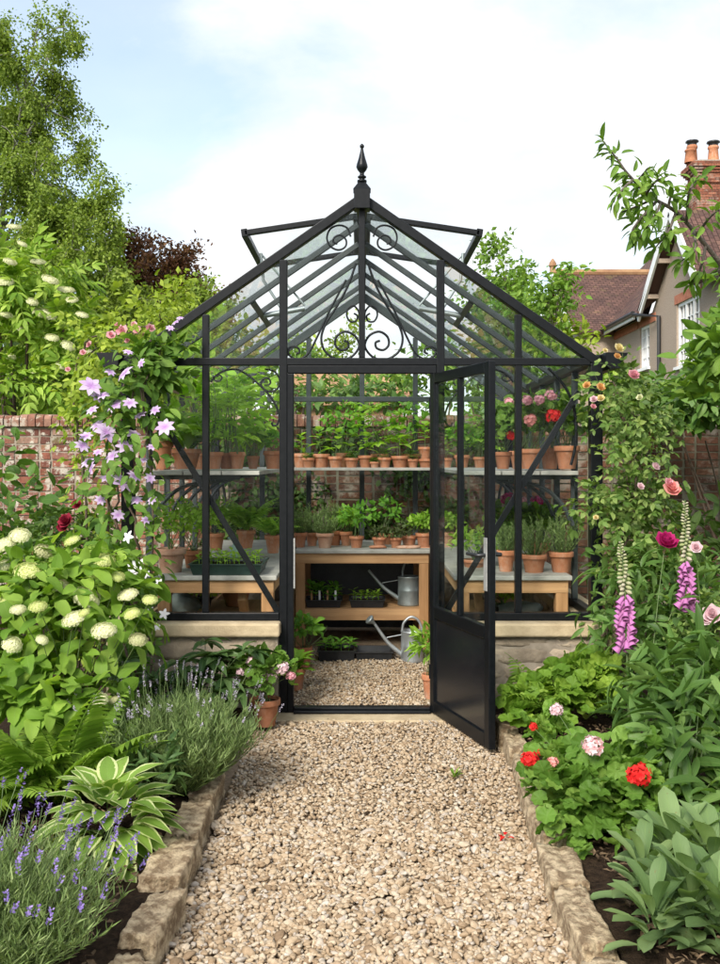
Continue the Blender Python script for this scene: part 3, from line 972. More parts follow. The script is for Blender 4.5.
th = (0, .004, 0)
for sx in (-1, 1):
    for x0, x1 in ((.465, .863), (.901, 1.286)):
        pane([(sx * x0, Y0, ZB + .045), (sx * x1, Y0, ZB + .045), (sx * x1, Y0, ZE - .012), (sx * x0, Y0, ZE - .012)], th)
    o = -.032
    for x0, x1 in ((.018, .421), (.465, .863), (.901, 1.27)):
        z1 = zr(x1) + o
        P = [(sx * x0, Y0, ZE + .03), (sx * x1, Y0, ZE + .03), (sx * x1, Y0, max(z1, ZE + .032)), (sx * x0, Y0, zr(x0) + o)]
        pane(P, th)
    for x0, x1 in ((.022, .458), (.502, .878), (.922, 1.286)):
        pane([(sx * x0, Y1, ZB + .046), (sx * x1, Y1, ZB + .046), (sx * x1, Y1, ZE - .02), (sx * x0, Y1, ZE - .02)], th)
    for x0, x1 in ((.022, .458), (.502, .878), (.922, 1.27)):
        pane([(sx * x0, Y1, ZE + .025), (sx * x1, Y1, ZE + .025), (sx * x1, Y1, max(zr(x1) + o, ZE + .027)), (sx * x0, Y1, zr(x0) + o)], th)
    for i in range(6):
        y0, y1 = Y0 + i * .55 + (.034 if i == 0 else .018), Y0 + (i + 1) * .55 - (.034 if i == 5 else .018)
        X = sx * HW
        pane([(X, y0, ZB + .045), (X, y1, ZB + .045), (X, y1, ZE), (X, y0, ZE)], (sx * .004, 0, 0))
        xa = .70 if i in (1, 2) else .03
        y0, y1 = Y0 + i * .55 + .02, Y0 + (i + 1) * .55 - .02
        pane([roofpt(sx * xa, y0, .018), roofpt(sx * xa, y1, .018), roofpt(sx * (HW + .06), y1, .018), roofpt(sx * (HW + .06), y0, .018)], (0, 0, .004), 'roofglass')
    # trimmer under the vent
    g = Geo(); beam(g, roofpt(sx * .69, Y0 + .57, .012), roofpt(sx * .69, Y0 + 1.63, .012), .04, .045, (sx * slope, 0, 1)); ghp('vent_trimmer', g, 'frame_in')
    # open roof vent, hinged at the ridge
    ya, yb = Y0 + .60, Y0 + 1.66
    hx, hz = sx * .035, ZR + .06
    ex, ez = sx * .735, ZR - .045
    d = np.array([ex - hx, 0, ez - hz]); nn = np.array([-d[2] * sx, 0, d[0] * sx]); nn /= np.linalg.norm(nn)
    g = Geo()
    H, E = np.array([hx, 0, hz]), np.array([ex, 0, ez])
    for y in (ya, yb): beam(g, H + [0, y, 0], E + [0, y, 0], .04, .034, nn)
    beam(g, H + [0, ya - .02, 0], H + [0, yb + .02, 0], .04, .036, nn); beam(g, E + [0, ya - .02, 0], E + [0, yb + .02, 0], .04, .05, nn)
    v = ghp('roof_vent', g)
    pane([H + [0, ya + .021, 0], E + [0, ya + .021, 0], E + [0, yb - .021, 0], H + [0, yb - .021, 0]], nn * .004, 'glass', v)
    g = Geo()
    a = E + np.array([-sx * .05, ya + .5, -.02]); b = np.array(roofpt(sx * .55, ya + .5, -.05))
    tube(g, [a, (a + b) / 2 + [sx * .05, 0, 0], b], .011, 6); tube(g, [a + [0, .03, 0], b + [-sx * .16, .03, .02]], .008, 6)
    tube(g, [b + [-sx * .16, .03, .0], b + [sx * .12, .03, -.05]], .018, 8)
    build(g, 'vent_opener', M('zinc_dark'), v, True)
    # collar tie braces inside the roof

# ---- door, opened outwards to the right
hinge = np.array([.400, Y0 - .035, 0]); free = np.array([.634, Y0 - .775, 0])
dv = (free - hinge); dw = np.linalg.norm(dv); dv = dv / dw; dn = np.array([-dv[1], dv[0], 0])   # dn: across the leaf


def dpt(s, z, o=0): return hinge + dv * s + np.array([0, 0, z]) + dn * o


def dbar(g, s0, s1, z0, z1, t=.036, o=0):
    V = [dpt(s, z, o + q) for z in (z0, z1) for q in (-t / 2, t / 2) for s in (s0, s1)]
    return g.add(V, BOXF)


ZD0, ZD1, ZDM = .03, ZE - .062, .56
g = Geo()
dbar(g, 0, .05, ZD0, ZD1); dbar(g, dw - .058, dw, ZD0, ZD1)
dbar(g, .0502, dw - .0582, ZD1 - .055, ZD1 - .0005, .034); dbar(g, .0502, dw - .0582, ZD0 + .0005, ZD0 + .07, .034); dbar(g, .0502, dw - .0582, ZDM, ZDM + .065, .034)
dbar(g, .37, .40, ZDM + .0652, ZD1 - .0552, .03)
door = ghp('door', g, bevel=.004)
for a, b in ((.0502, .37), (.40, dw - .0582)):
    g = Geo(); dbar(g, a, b, ZDM + .0653, ZD1 - .0553, .005); build(g, 'glass_pane', M('doorglass'), door)
g = Geo(); dbar(g, .0502, dw - .0582, ZD0 + .0702, ZDM - .0003, .012); build(g, 'kick_panel', M('kick'), door)
g = Geo(); dbar(g, dw - .050, dw - .014, .80, 1.06, .006, .022); dbar(g, dw - .050, dw - .014, .80, 1.06, .006, -.022); build(g, 'lock_plate', M('steel'), door, bevel=.002)
g = Geo()
for q in (-1, 1):
    tube(g, [dpt(dw - .031, .975, q * .02), dpt(dw - .031, .975, q * .06), dpt(dw - .045, .975, q * .066), dpt(dw - .15, .973, q * .066)], .009, 8)
build(g, 'handle', M('iron'), door, True)
for z in (.25, 1.0, 1.75):
    g = Geo(); lathe(g, [(.011, -.04), (.011, .04)], hinge + [-.012, .012, z], 10); build(g, 'hinge', M('frame'), door, True)
# ------------------------------------------------------------------ benches and shelves
BZ, SZ = .755, 1.375      # bench top, shelf top


def bench(name, label, x0, x1, y0, y1, top='slate', lower=None):
    t = thing(name, label, 'potting bench', ((x0 + x1) / 2, (y0 + y1) / 2, 0))
    g = Geo(); box(g, x0 - .02, x1 + .02, y0 - .025, y1 + .01, BZ - .028, BZ); build(g, 'bench_top', M(top), t, bevel=.005)
    for x in (x0 + .037, x1 - .037):
        for y in (y0 + .037, y1 - .037):
            g = Geo(); box(g, x - .036, x + .036, y - .036, y + .036, -.01, BZ - .0285); build(g, 'leg', M('wood_v'), t, bevel=.003)
    g = Geo()
    for y in (y0 - .002, y1 - .022): box(g, x0, x1, y, y + .024, BZ - .105, BZ - .029)
    build(g, 'apron', M('wood'), t, bevel=.003)
    g = Geo()
    for x in (x0 - .002, x1 - .022): box(g, x, x + .024, y0 + .024, y1 - .024, BZ - .103, BZ - .0292)
    build(g, 'apron', M('wood_y'), t, bevel=.003)
    if lower:
        g = Geo(); box(g, x0 + .075, x1 - .075, y1 - .05, y1 - .035, .02, BZ - .12); build(g, 'shade_panel', M('blackplastic'), t)  # black sheet added in place of the deep shade below the bench
        g = Geo(); box(g, x0 + .01, x1 - .01, y0 + .004, y0 + .03, lower - .085, lower - .002)
        n = 5; d = (y1 - y0 - .04) / n
        for i in range(n): box(g, x0 + .012, x1 - .012, y0 + .032 + i * d, y0 + .032 + (i + 1) * d - .012, lower - .024, lower)
        build(g, 'lower_shelf', M('wood'), t, bevel=.003)
    else:
        g = Geo()
        for x in (x0 + .037, x1 - .037): beam(g, (x, y0 + .075, .30), (x, y1 - .075, .30), .03, .05)
        beam(g, (x0 + .2, y0 + .10, .05), (x0 + .2, y0 + .75, .62), .05, .06) if x0 > 0 else beam(g, (x1 - .2, y0 + .75, .05), (x1 - .2, y0 + .10, .62), .05, .06)
        build(g, 'stretcher', M('wood_y'), t, bevel=.003)
    return t


bench('side_bench', 'wooden side bench with a grey top holding the green seedling tray', -1.215, -.525, 5.83, 8.40)
bench('side_bench', 'wooden side bench with a grey top behind the open glass door', .565, 1.225, 5.83, 8.40)
bench('rear_bench', 'wooden potting bench with a lower shelf facing the doorway', -.51, .51, 7.50, 8.38, 'slate', .30)


def shelf(label, x0, x1, y0, y1, inner):
    t = thing('shelf', label, 'shelf', ((x0 + x1) / 2, (y0 + y1) / 2, SZ), 'shelves on black brackets')
    g = Geo(); n = 3; along_y = (y1 - y0) > (x1 - x0)
    w = (x1 - x0) if along_y else (y1 - y0); d = w / n
    for i in range(n):
        if along_y: box(g, x0 + i * d, x0 + (i + 1) * d - .006, y0, y1, SZ - .024, SZ)
        else: box(g, x0, x1, y0 + i * d, y0 + (i + 1) * d - .006, SZ - .024, SZ)
    build(g, 'shelf_board', M('slate'), t, bevel=.003)
    ys = np.arange(y0 + .12, y1, .52) if along_y else []
    for y in ys:
        g = Geo(); wx = x0 if inner > 0 else x1; s = inner
        beam(g, (wx + s * .02, y, SZ - .04), (wx + s * .55, y, SZ - .04), .022, .025)
        tube(g, smooth_path([(wx + s * .03, y, SZ - .30), (wx + s * .08, y, SZ - .20), (wx + s * .20, y, SZ - .10), (wx + s * .40, y, SZ - .055)], 4), .013, 6)
        beam(g, (wx + s * .015, y, SZ - .33), (wx + s * .015, y, SZ - .05), .022, .02, (1, 0, 0))
        build(g, 'bracket', M('frame_in'), t)
    if not along_y:
        for x in (x0 + .07, x1 - .07):
            g = Geo(); beam(g, (x, y1 - .01, SZ - .04), (x, y0 + .03, SZ - .04), .022, .025)
            tube(g, smooth_path([(x, y1 - .02, SZ - .34), (x, y1 - .12, SZ - .2), (x, y0 + .06, SZ - .055)], 4), .012, 6)
            build(g, 'bracket', M('frame_in'), t)
    return t


shelf('grey shelf along the left glass wall under the tall tomato plants', -1.285, -.60, 5.80, 8.30, 1)
shelf('grey shelf along the right glass wall under the pink geraniums', .60, 1.285, 5.80, 8.30, -1)
shelf('long grey shelf across the back glass wall with a row of seedling pots', -1.285, 1.285, 8.33, 8.76, 0)

# ------------------------------------------------------------------ pots
POT = [(.0, 0), (.62, 0), (.64, .02), (.86, .76), (.88, .775), (.98, .78), (1.0, .80), (1.0, .985), (.98, 1.0), (.90, 1.0), (.88, .97), (.85, .80)]


def up_leaves(g, r, c, n, rad, h, T, L, W, tilt=.5, base=0.):
    """leaves rising from a tuft at c"""
    a = r.uniform(0, 2 * PI, n); e = r.uniform(.15, 1., n)
    D = np.stack([np.cos(a) * e * tilt, np.sin(a) * e * tilt, np.sqrt(np.clip(1.1 - (e * tilt) ** 2, .05, 1))], 1)
    N = norm(np.stack([-np.cos(a) * .9, -np.sin(a) * .9, .3 + e * 1.2], 1) * [-1, -1, 1] + r.normal(size=(n, 3)) * .2)
    N = norm(np.stack([-np.cos(a), -np.sin(a), .4 + e], 1) + r.normal(size=(n, 3)) * .2)
    P = np.tile(c, (n, 1)) + np.stack([np.cos(a), np.sin(a), 0 * a], 1) * rad * .3 * r.random((n, 1))
    s = r.uniform(.65, 1.1, n)
    g.add(*place(T, P, D, N, L * s, W * s))


def needle_stems(g, gs, r, c, n, rad, h, nl, L, W, lean=.45, rs=.0018):
    """upright stems dressed with narrow leaves"""
    tips = []
    for i in range(n):
        a = r.uniform(0, 2 * PI); e = math.sqrt(r.random())
        hh = h * r.uniform(.65, 1.05) * (1 - .25 * e)
        b = c + np.array([math.cos(a) * rad * .28 * e, math.sin(a) * rad * .28 * e, 0])
        tip = c + np.array([math.cos(a) * rad * e, math.sin(a) * rad * e, hh]) + np.append(r.normal(size=2) * lean * .04, 0)
        m = (b + tip) / 2 + np.array([math.cos(a), math.sin(a), -.4]) * rad * .12 * e
        u = np.linspace(0, 1, 5)[:, None]
        P = b * (1 - u) ** 2 + 2 * m * u * (1 - u) + tip * u ** 2
        if gs is not None: tube(gs, P, np.linspace(rs * 1.3, rs * .7, 5), 3, cap=False)
        t = np.sort(r.uniform(.15, 1, nl))[:, None]
        Q = b * (1 - t) ** 2 + 2 * m * t * (1 - t) + tip * t ** 2
        T = norm(2 * (m - b) * (1 - t) + 2 * (tip - m) * t)
        aa = r.uniform(0, 2 * PI, nl)
        side = np.stack([np.cos(aa), np.sin(aa), .1 * aa], 1)
        D = norm(T * .85 + side * .75)
        s = r.uniform(.6, 1.1, nl)
        g.add(*place(T_NE, Q, D, norm(np.cross(D, r.normal(size=(nl, 3)))), L * s, W))
        tips.append((tip, norm(tip - m)))
    return tips


def frond(g, r, base, az, L, lean, T=T_LN4, pairs=15, droop=.9, w=.36):
    """fern frond: arching stalk with pairs of tapering leaflets"""
    u = np.linspace(0, 1, pairs + 3)
    el = lean - droop * u ** 1.4
    hd = np.array([math.cos(az), math.sin(az), 0])
    st = np.stack([np.cos(el)[:, None] * hd + np.sin(el)[:, None] * np.array([0, 0, 1.])], 0)[0] * L / (pairs + 2)
    P = base + np.cumsum(st, 0)
    side = np.array([-hd[1], hd[0], 0])
    tg = norm(st)
    wd = np.sin(np.clip(u * 1.05 + .06, 0, 1) * PI) ** .7 * (1 - .45 * u)
    i = np.arange(2, pairs + 3)
    for sg in (-1, 1):
        D = norm(side * sg + tg[i] * .45 + np.array([0, 0, -.12]))
        N = norm(np.cross(tg[i], side) * 1.0 + r.normal(size=(len(i), 3)) * .1)
        N = np.where(N[:, 2:3] < 0, -N, N)
        ll = L * w * wd[i] * r.uniform(.9, 1.05, len(i))
        g.add(*place(T, P[i], D, N, ll, ll * .26 + .004))
    tube(g, P, np.linspace(.004, .001, len(P)) * (L / .4), 4, cap=False)
    return P


def foliage_kind(kind, r, c, h, s, t):
    """plant of a pot; c = top of the soil, h height, s spread radius"""
    g, gs, mat = Geo(), Geo(), kind
    if kind == 'basil':
        leaf_cloud(g, r, [(c + [0, 0, h * .55], (s, s, h * .48))], 110, T_OV, .055, .036, .5, .2, .5, .2)
        stems_to(gs, r, c, [c + np.append(r.normal(size=2) * s * .4, h * .6) for _ in range(7)], .003)
    elif kind in ('rosemary', 'thyme'):
        needle_stems(g, gs, r, c, 46 if kind == 'rosemary' else 60, s, h, 30 if kind == 'rosemary' else 18, .026 if kind == 'rosemary' else .016, .0042 if kind == 'rosemary' else .006)
        mat = 'rosemary'
    elif kind == 'tomato':
        tops = []
        for i in range(3):
            a = r.uniform(0, 6.28); top = c + np.array([math.cos(a) * s * .4, math.sin(a) * s * .4, h * r.uniform(.75, 1)])
            tops.append(top)
            n = 8; t_ = np.linspace(.25, 1, n)[:, None]; P = c + (top - c) * t_
            aa = np.arange(n) * 2.4 + a; D = np.stack([np.cos(aa), np.sin(aa), .25 + .5 * t_[:, 0]], 1)
            ll = s * r.uniform(1.0, 1.5, n)
            g.add(*place(T_TOM, P, D, [[0, 0, 1]] * n + r.normal(size=(n, 3)) * .25, ll, ll))
        stems_to(gs, r, c, tops, .005)
    elif kind == 'lettuce':
        n = 42; a = r.uniform(0, 6.28, n); e = r.uniform(.2, 1.2, n)
        D = np.stack([np.cos(a) * e, np.sin(a) * e, 1.1 - e * .5], 1); N = np.stack([-np.cos(a), -np.sin(a), .8 + e], 1)
        P = c + np.stack([np.cos(a) * .2 * s, np.sin(a) * .2 * s, r.uniform(0, .6, n) * h], 1)
        g.add(*place(T_leaf('obov', 7, .15, .45, 5, .08), P, D, N, s * r.uniform(.7, 1.2, n), s * .62))
    elif kind == 'seedling':
        top = c + np.array([r.normal() * .015, r.normal() * .015, h * .8])
        tube(gs, [c, (c + top) / 2 + np.append(r.normal(size=2) * .006, 0), top], [.004, .0035, .0025], 5)
        n = 9; a = np.arange(n) * 2.1 + r.random() * 6; t_ = np.linspace(.35, 1, n)
        D = np.stack([np.cos(a), np.sin(a), np.linspace(.1, 1.0, n)], 1)
        g.add(*place(T_leaf('ovate', 7, .12, .4, 3), c + (top - c) * t_[:, None], D, np.tile([0, 0, 1.], (n, 1)) - D * .3, s * np.linspace(1.15, .6, n) * r.uniform(.85, 1.1, n), s * .58))
        mat = 'tomato'
    elif kind == 'cress':
        n = 60; P = c + np.stack([r.normal(0, s * .5, n), r.normal(0, s * .5, n), r.uniform(.2, 1, n) * h], 1)
        a = r.uniform(0, 6.28, n)
        g.add(*place(T_OV3, P, np.stack([np.cos(a), np.sin(a), r.uniform(0, .6, n)], 1), np.tile([0, 0, 1.], (n, 1)), .032, .024))
        stems_to(gs, r, c, P[:16], .0015, 3); mat = 'geranium'
    elif kind == 'fern':
        for i in range(17):
            frond(g, r, c, i * 2.4, s * r.uniform(.9, 1.3), r.uniform(.75, 1.35), pairs=14, droop=1.2, w=.3)
        mat = 'fern_in'
    elif kind in ('geranium', 'herb', 'purpleherb', 'bush', 'climber'):
        T, L, W = {'geranium': (T_LOB, .062, .062), 'herb': (T_OV3, .045, .03), 'purpleherb': (T_OV3, .04, .022), 'bush': (T_OV, .06, .042), 'climber': (T_LN4, .075, .026)}[kind]
        leaf_cloud(g, r, [(c + [0, 0, h * .5], (s, s, h * .5))], {'geranium': 150, 'herb': 250, 'purpleherb': 120, 'bush': 130, 'climber': 150}[kind], T, L, W, .3, .15, .6, .2)
        stems_to(gs, r, c, [c + np.append(r.normal(size=2) * s * .5, h * r.uniform(.5, .9)) for _ in range(9)], .003)
        mat = {'herb': 'tomato', 'bush': 'basil', 'climber': 'tomato'}.get(kind, kind)
    build(g, 'foliage', M(mat), t, True)
    if gs.n: build(gs, 'stem', M('stem'), t, True)


seedc = [100]


def pot(px, py, d, wpx, hpx, label, kind=None, ph=.2, ps=.1, cat=None, mat='terracotta', group=None, name=None, flowers=None, base=None, dish=False):
    """terracotta pot standing with its base at (px, py), d metres away; sizes in photo pixels at that distance"""
    seedc[0] += 1; r = np.random.default_rng(seedc[0])
    b = at(px, py, d)
    if base is not None: b[2] = base
    R, H = wpx * d / F_PX / 2, hpx * d / F_PX
    t = thing(name or ('potted_plant' if kind else 'flower_pot'), label, cat or ('potted plant' if kind else 'flower pot'), b, group)
    zz = 0
    if dish:
        g = Geo(); lathe(g, [(0, 0), (R * .95, 0), (R * 1.12, .022), (R * 1.06, .022), (R * .9, .008), (0, .008)], b, 24); build(g, 'saucer', M(mat), t, True); zz = .009
    g = Geo(); lathe(g, [(q * R, z * H + zz) for q, z in POT], b, 26)
    po = build(g, 'pot', M(mat), t, True)
    for p in po.data.polygons: pass
    g = Geo(); lathe(g, [(R * .88, H * .87 + zz), (R * .5, H * .89 + zz), (.001, H * .9 + zz)], b, 16); build(g, 'soil', M('soil'), t, True)
    c = b + [0, 0, H * .88 + zz]
    if kind: foliage_kind(kind, r, c, ph, ps, t)
    for f in flowers or ():
        fx, fy, fw, fm = f[:4]; dd = d + (f[4] if len(f) > 4 else -.03) - (.13 if d < 6.3 and py < 500 else 0)
        q = at(fx, fy, dd)
        inst('flower_head', bloom('ball', fm), t, q, fw * 1.2 * dd / F_PX / 2, norm(np.array([r.normal() * .3, -.7, .8])))
        g = Geo(); stems_to(g, r, c, [q], .0022); build(g, 'flower_stalk', M('stem'), t, True)
    return t


GL = 'pots on the left shelf'
pot(163, 469, 6.02, 21, 28, 'tall tapered terracotta pot at the outer end of the left shelf', 'herb', .26, .13, group=GL)
pot(186, 469, 6.05, 31, 20, 'wide terracotta pot with a bright green leafy plant on the left shelf', 'lettuce', .22, .17, group=GL)
pot(214, 469, 6.0, 19, 17, 'terracotta pot with a bushy tomato right behind the left glazing bar', 'tomato', .48, .20, group=GL)
pot(226, 469, 6.12, 16, 16, 'narrow terracotta pot squeezed in the middle of the left shelf trio', 'tomato', .42, .18, group=GL)
pot(236, 469, 6.05, 14, 17, 'terracotta pot with a tall tomato on the right of the left shelf trio', 'tomato', .50, .19, group=GL)
pot(253, 469, 6.3, 13, 13, 'lone small terracotta pot between two bigger ones on the left shelf', 'climber', .22, .10, group=GL)
pot(273, 469, 6.3, 20, 18, 'terracotta pot with a low leafy plant next to the left door post', 'basil', .12, .12, group=GL)
pot(200, 470, 6.9, 20, 18, 'half hidden terracotta pot with a tall tomato at the back of the left shelf', 'tomato', .52, .24, group=GL)
pot(236, 470, 7.3, 20, 18, 'half hidden terracotta pot with spreading tomato leaves behind the lone small pot', 'tomato', .5, .24, group=GL)
GR = 'pots on the rear shelf'
pot(301, 469.5, 8.52, 17, 16, 'terracotta pot half hidden behind the first small pot of the rear shelf', 'seedling', .22, .10, group=GR)
pot(308.5, 470.3, 8.40, 13, 12.5, 'small pale orange pot standing in front at the left end of the rear shelf', 'cress', .05, .06, group=GR)
pot(321, 470, 8.45, 18, 16, 'broad terracotta pot with a bean seedling near the left end of the rear shelf', 'seedling', .28, .12, group=GR)
pot(335.5, 470, 8.42, 15, 13.5, 'terracotta pot with a tall broad leaved seedling left of the centre bar', 'seedling', .30, .14, group=GR)
pot(351.5, 470, 8.42, 14.5, 12, 'low terracotta pot with fine sprouts left of the rear centre bar', 'cress', .07, .06, group=GR)
pot(365.5, 470, 8.44, 15, 14.5, 'terracotta pot with an upright seedling in front of the rear centre bar', 'seedling', .24, .11, group=GR)
pot(374.5, 470.3, 8.38, 9.5, 8.5, 'tiny terracotta pot, the smallest on the rear shelf', 'cress', .04, .03, group=GR)
pot(384.5, 470, 8.42, 14, 12.5, 'terracotta pot with low sprouts right of the tiny pot', 'cress', .09, .08, group=GR)
pot(400, 470, 8.43, 18, 14, 'broad terracotta pot with long drooping seedling leaves on the rear shelf', 'seedling', .31, .15, group=GR)
pot(413, 470, 8.40, 11, 11, 'slim terracotta pot with cress beside the stacked pots', 'cress', .08, .05, group=GR)
pot(425.5, 470, 8.42, 15, 11, 'plain terracotta pot carrying another pot at the right end of the rear shelf', None, group=GR)
pot(425, 459.5, 8.42, 14, 12.5, 'terracotta pot with a broad seedling standing on top of another pot', 'seedling', .26, .13, group=GR)
for u, w, h, kd, lb in ((343, 16, 16, 'bush', 'bushy leafy plant in a pot behind the seedling row, left'), (380, 18, 15, 'tomato', 'tall leafy plant in a pot at the back of the rear shelf centre'), (411, 18, 15, 'bush', 'dense leafy plant in a pot at the back of the rear shelf, right')):
    pot(u, 469, 8.66, w, h, lb, kd, .46, .2, group=GR)
pot(447, 470, 8.42, 11, 12, 'small terracotta pot seen through the door glass by its hinge stile', 'seedling', .2, .1, group=GR)
pot(462, 470, 8.44, 16, 15, 'terracotta pot seen through the middle of the door glass on the rear shelf', 'bush', .3, .15, group=GR)
pot(480, 470, 8.42, 14, 13, 'terracotta pot with leafy growth seen through the narrow door light', 'tomato', .4, .18, group=GR)
GH = 'pots on the right shelf'
pot(503, 469, 6.2, 18, 17, 'terracotta pot with a red geranium beside the open door edge', 'geranium', .33, .14, group=GH, flowers=[(511, 436, 9, 'p_red'), (509, 402, 9, 'p_pink')])
pot(531, 469, 6.0, 23, 20, 'terracotta pot with a bushy pink geranium left on the right shelf', 'geranium', .34, .16, group=GH, flowers=[(527, 401, 10, 'p_pink'), (540, 400, 10, 'p_pink'), (531, 420, 12, 'p_coral')])
pot(550, 469, 6.25, 21, 21, 'terracotta pot wedged behind between two geranium pots', 'geranium', .36, .15, group=GH, flowers=[(551, 396, 11, 'p_pink', -.1)])
pot(567, 469, 6.02, 26, 23, 'largest terracotta pot on the right shelf, with a bright red geranium', 'geranium', .28, .16, group=GH, flowers=[(554, 416, 14, 'p_red')])
pot(520, 470, 7.2, 22, 19, 'half hidden pot of pale leaves at the back of the right shelf', 'bush', .36, .22, group=GH)
GB = 'pots on the rear bench'
pot(300, 548.5, 7.72, 14, 16, 'terracotta pot of light rosemary at the left end of the rear bench', 'rosemary', .22, .10, group=GB)
pot(312, 547.5, 7.85, 13, 15, 'terracotta pot in shade behind the two rosemary pots', 'rosemary', .26, .10, group=GB)
pot(325, 549, 7.66, 18, 16, 'pale limed pot of grey green thyme on the rear bench', 'thyme', .17, .13, group=GB, mat='terra_pale')
pot(335, 547.5, 7.9, 14, 17, 'dark terracotta pot with upright rosemary behind the thyme', 'rosemary', .30, .11, group=GB)
pot(346, 547.5, 7.88, 13, 16, 'terracotta pot in shade just left of the big basil', 'herb', .2, .1, group=GB)
pot(356.5, 549, 7.68, 15, 13, 'terracotta pot of large basil left of the bench centre', 'basil', .26, .13, group=GB)
pot(386, 547.5, 7.98, 15, 14, 'terracotta pot of tall basil behind the purple herbs', 'basil', .30, .13, group=GB)
pot(379.5, 549, 7.70, 15, 12, 'terracotta pot of dusky purple herb right of the basil', 'purpleherb', .09, .09, group=GB)
pot(396, 549, 7.68, 13, 11.5, 'small terracotta pot of dusky herb beside the broken pot pieces', 'purpleherb', .07, .07, group=GB)
pot(409, 548.5, 7.80, 16, 13, 'terracotta pot of spreading purple herb towards the right of the rear bench', 'purpleherb', .13, .1, group=GB)
pot(424, 549, 7.72, 17, 15, 'terracotta pot on a saucer at the right end of the rear bench', 'herb', .16, .12, group=GB, dish=True)
pot(447, 549, 7.75, 15, 17, 'limed terracotta pot of small leaves behind the door glass', 'herb', .16, .1, group=GB, mat='terra_pale')
GS = 'pots on the side benches'
pot(171, 576, 6.0, 30, 28, 'big pale terracotta pot of parsley at the corner of the left bench', 'herb', .34, .20, group=GS, mat='terra_pale')
pot(193, 572, 6.25, 20, 22, 'terracotta pot tucked behind the big pale pot of parsley', 'herb', .32, .17, group=GS)
pot(246, 548, 7.15, 19, 18, 'terracotta pot with a large arching fern on the left bench', 'fern', .3, .30, group=GS)
pot(273, 553, 6.95, 17, 18, 'terracotta pot with a fern beside the left door post', 'fern', .22, .2, group=GS)
pot(216, 550, 7.1, 18, 17, 'terracotta pot hidden behind the seedling tray of the left bench', 'herb', .24, .16, group=GS)
pot(506, 574, 6.05, 19, 24, 'terracotta pot of rosemary beside the door lock on the right bench', 'rosemary', .22, .12, group=GS)
pot(534, 575, 6.0, 26, 21, 'terracotta pot of dense rosemary in the middle of the right bench', 'rosemary', .26, .15, group=GS)
pot(561, 574.5, 6.02, 25, 23, 'terracotta pot of rosemary at the outer end of the right bench', 'rosemary', .27, .15, group=GS)
pot(510, 562, 6.7, 20, 20, 'pot of dark red geranium behind the rosemary on the right bench', 'geranium', .28, .16, group=GS, flowers=[(507, 499, 12, 'p_magenta'), (522, 501, 8, 'p_pink')])
pot(540, 562, 6.7, 20, 20, 'pot with a crimson geranium head above the middle rosemary', 'geranium', .27, .16, group=GS, flowers=[(537, 503, 12, 'p_magenta')])
pot(474, 573, 6.3, 24, 14, 'wide low terracotta bowl behind the glass of the open door', 'herb', .2, .15, group=GS)
GF = 'pots on the greenhouse floor'
pot(304, 668, 6.72, 17, 24, 'terracotta pot of bright green leaves inside the doorway on the left', 'bush', .24, .12, group=GF, base=.0)
pot(297, 690, 6.15, 17, 22, 'smaller terracotta pot right behind the left door post', 'lettuce', .14, .09, group=GF, base=.0)
pot(431, 702, 5.9, 19, 26, 'terracotta pot of upright leafy stems inside the doorway on the right', 'climber', .30, .10, group=GF, base=.0)
pot(236, 618, 6.6, 32, 18, 'wide terracotta pot stored beneath the left bench', None, group=GF, base=.461)

# crock pieces, ornament, stones beneath the bench
for px, L, lab, sd in ((377.5, .075, 'single curved piece of broken terracotta lying on the rear bench', 1), (403, .06, 'left one of two flat terracotta pieces near the right end of the bench', 2), (413, .07, 'right one of two flat terracotta pieces near the right end of the bench', 3)):
    p = at(px, 549, 7.60); p[2] = BZ
    g = Geo(); blob(g, p + [0, 0, .012], (L, .035, .014), .25, sd, 2, .4, .1 * sd)
    tag(build(g, 'pot_shard', M('terracotta' if sd == 1 else 'terra_pale'), smooth=True, loc=p), lab, 'pot shard', 'broken pot pieces')
p = at(234.5, 540, 6.55); p[2] = BZ
g = Geo(); lathe(g, [(0, 0), (.024, 0), (.03, .03), (.032, .07), (.026, .10), (.012, .118), (.011, .135), (.017, .15), (.016, .165), (.001, .172)], p, 16)
t = thing('watering_bottle', 'small pale teal bottle sprayer among the plants of the left bench', 'bottle', p)
build(g, 'bottle', M('teal'), t, True)
g = Geo(); tube(g, [p + [.0, 0, .155], p + [-.045, 0, .165]], [.012, .006], 8); build(g, 'spout', M('teal'), t, True)
for i, (px, py, rr) in enumerate(((524, 612, (.11, .09, .055)), (512, 621, (.09, .07, .05)))):
    p = at(px, py, 6.15); p[2] = .46
    g = Geo(); blob(g, p + [0, 0, rr[2] * .8], rr, .25, 40 + i, 3, .3)
    tag(build(g, 'boulder', M('scale_green'), smooth=True, loc=p), ['rounded grey green stone under the right bench', 'smaller grey stone under the right bench by the door edge'][i], 'stone', 'stones under the right bench')
p = at(182, 612, 6.3); p[2] = .46
g = Geo(); blob(g, p + [0, 0, .055], (.12, .10, .07), .25, 45, 3, .2)
tag(build(g, 'boulder', M('scale_green'), smooth=True, loc=p), 'rounded grey green stone under the left bench', 'stone')
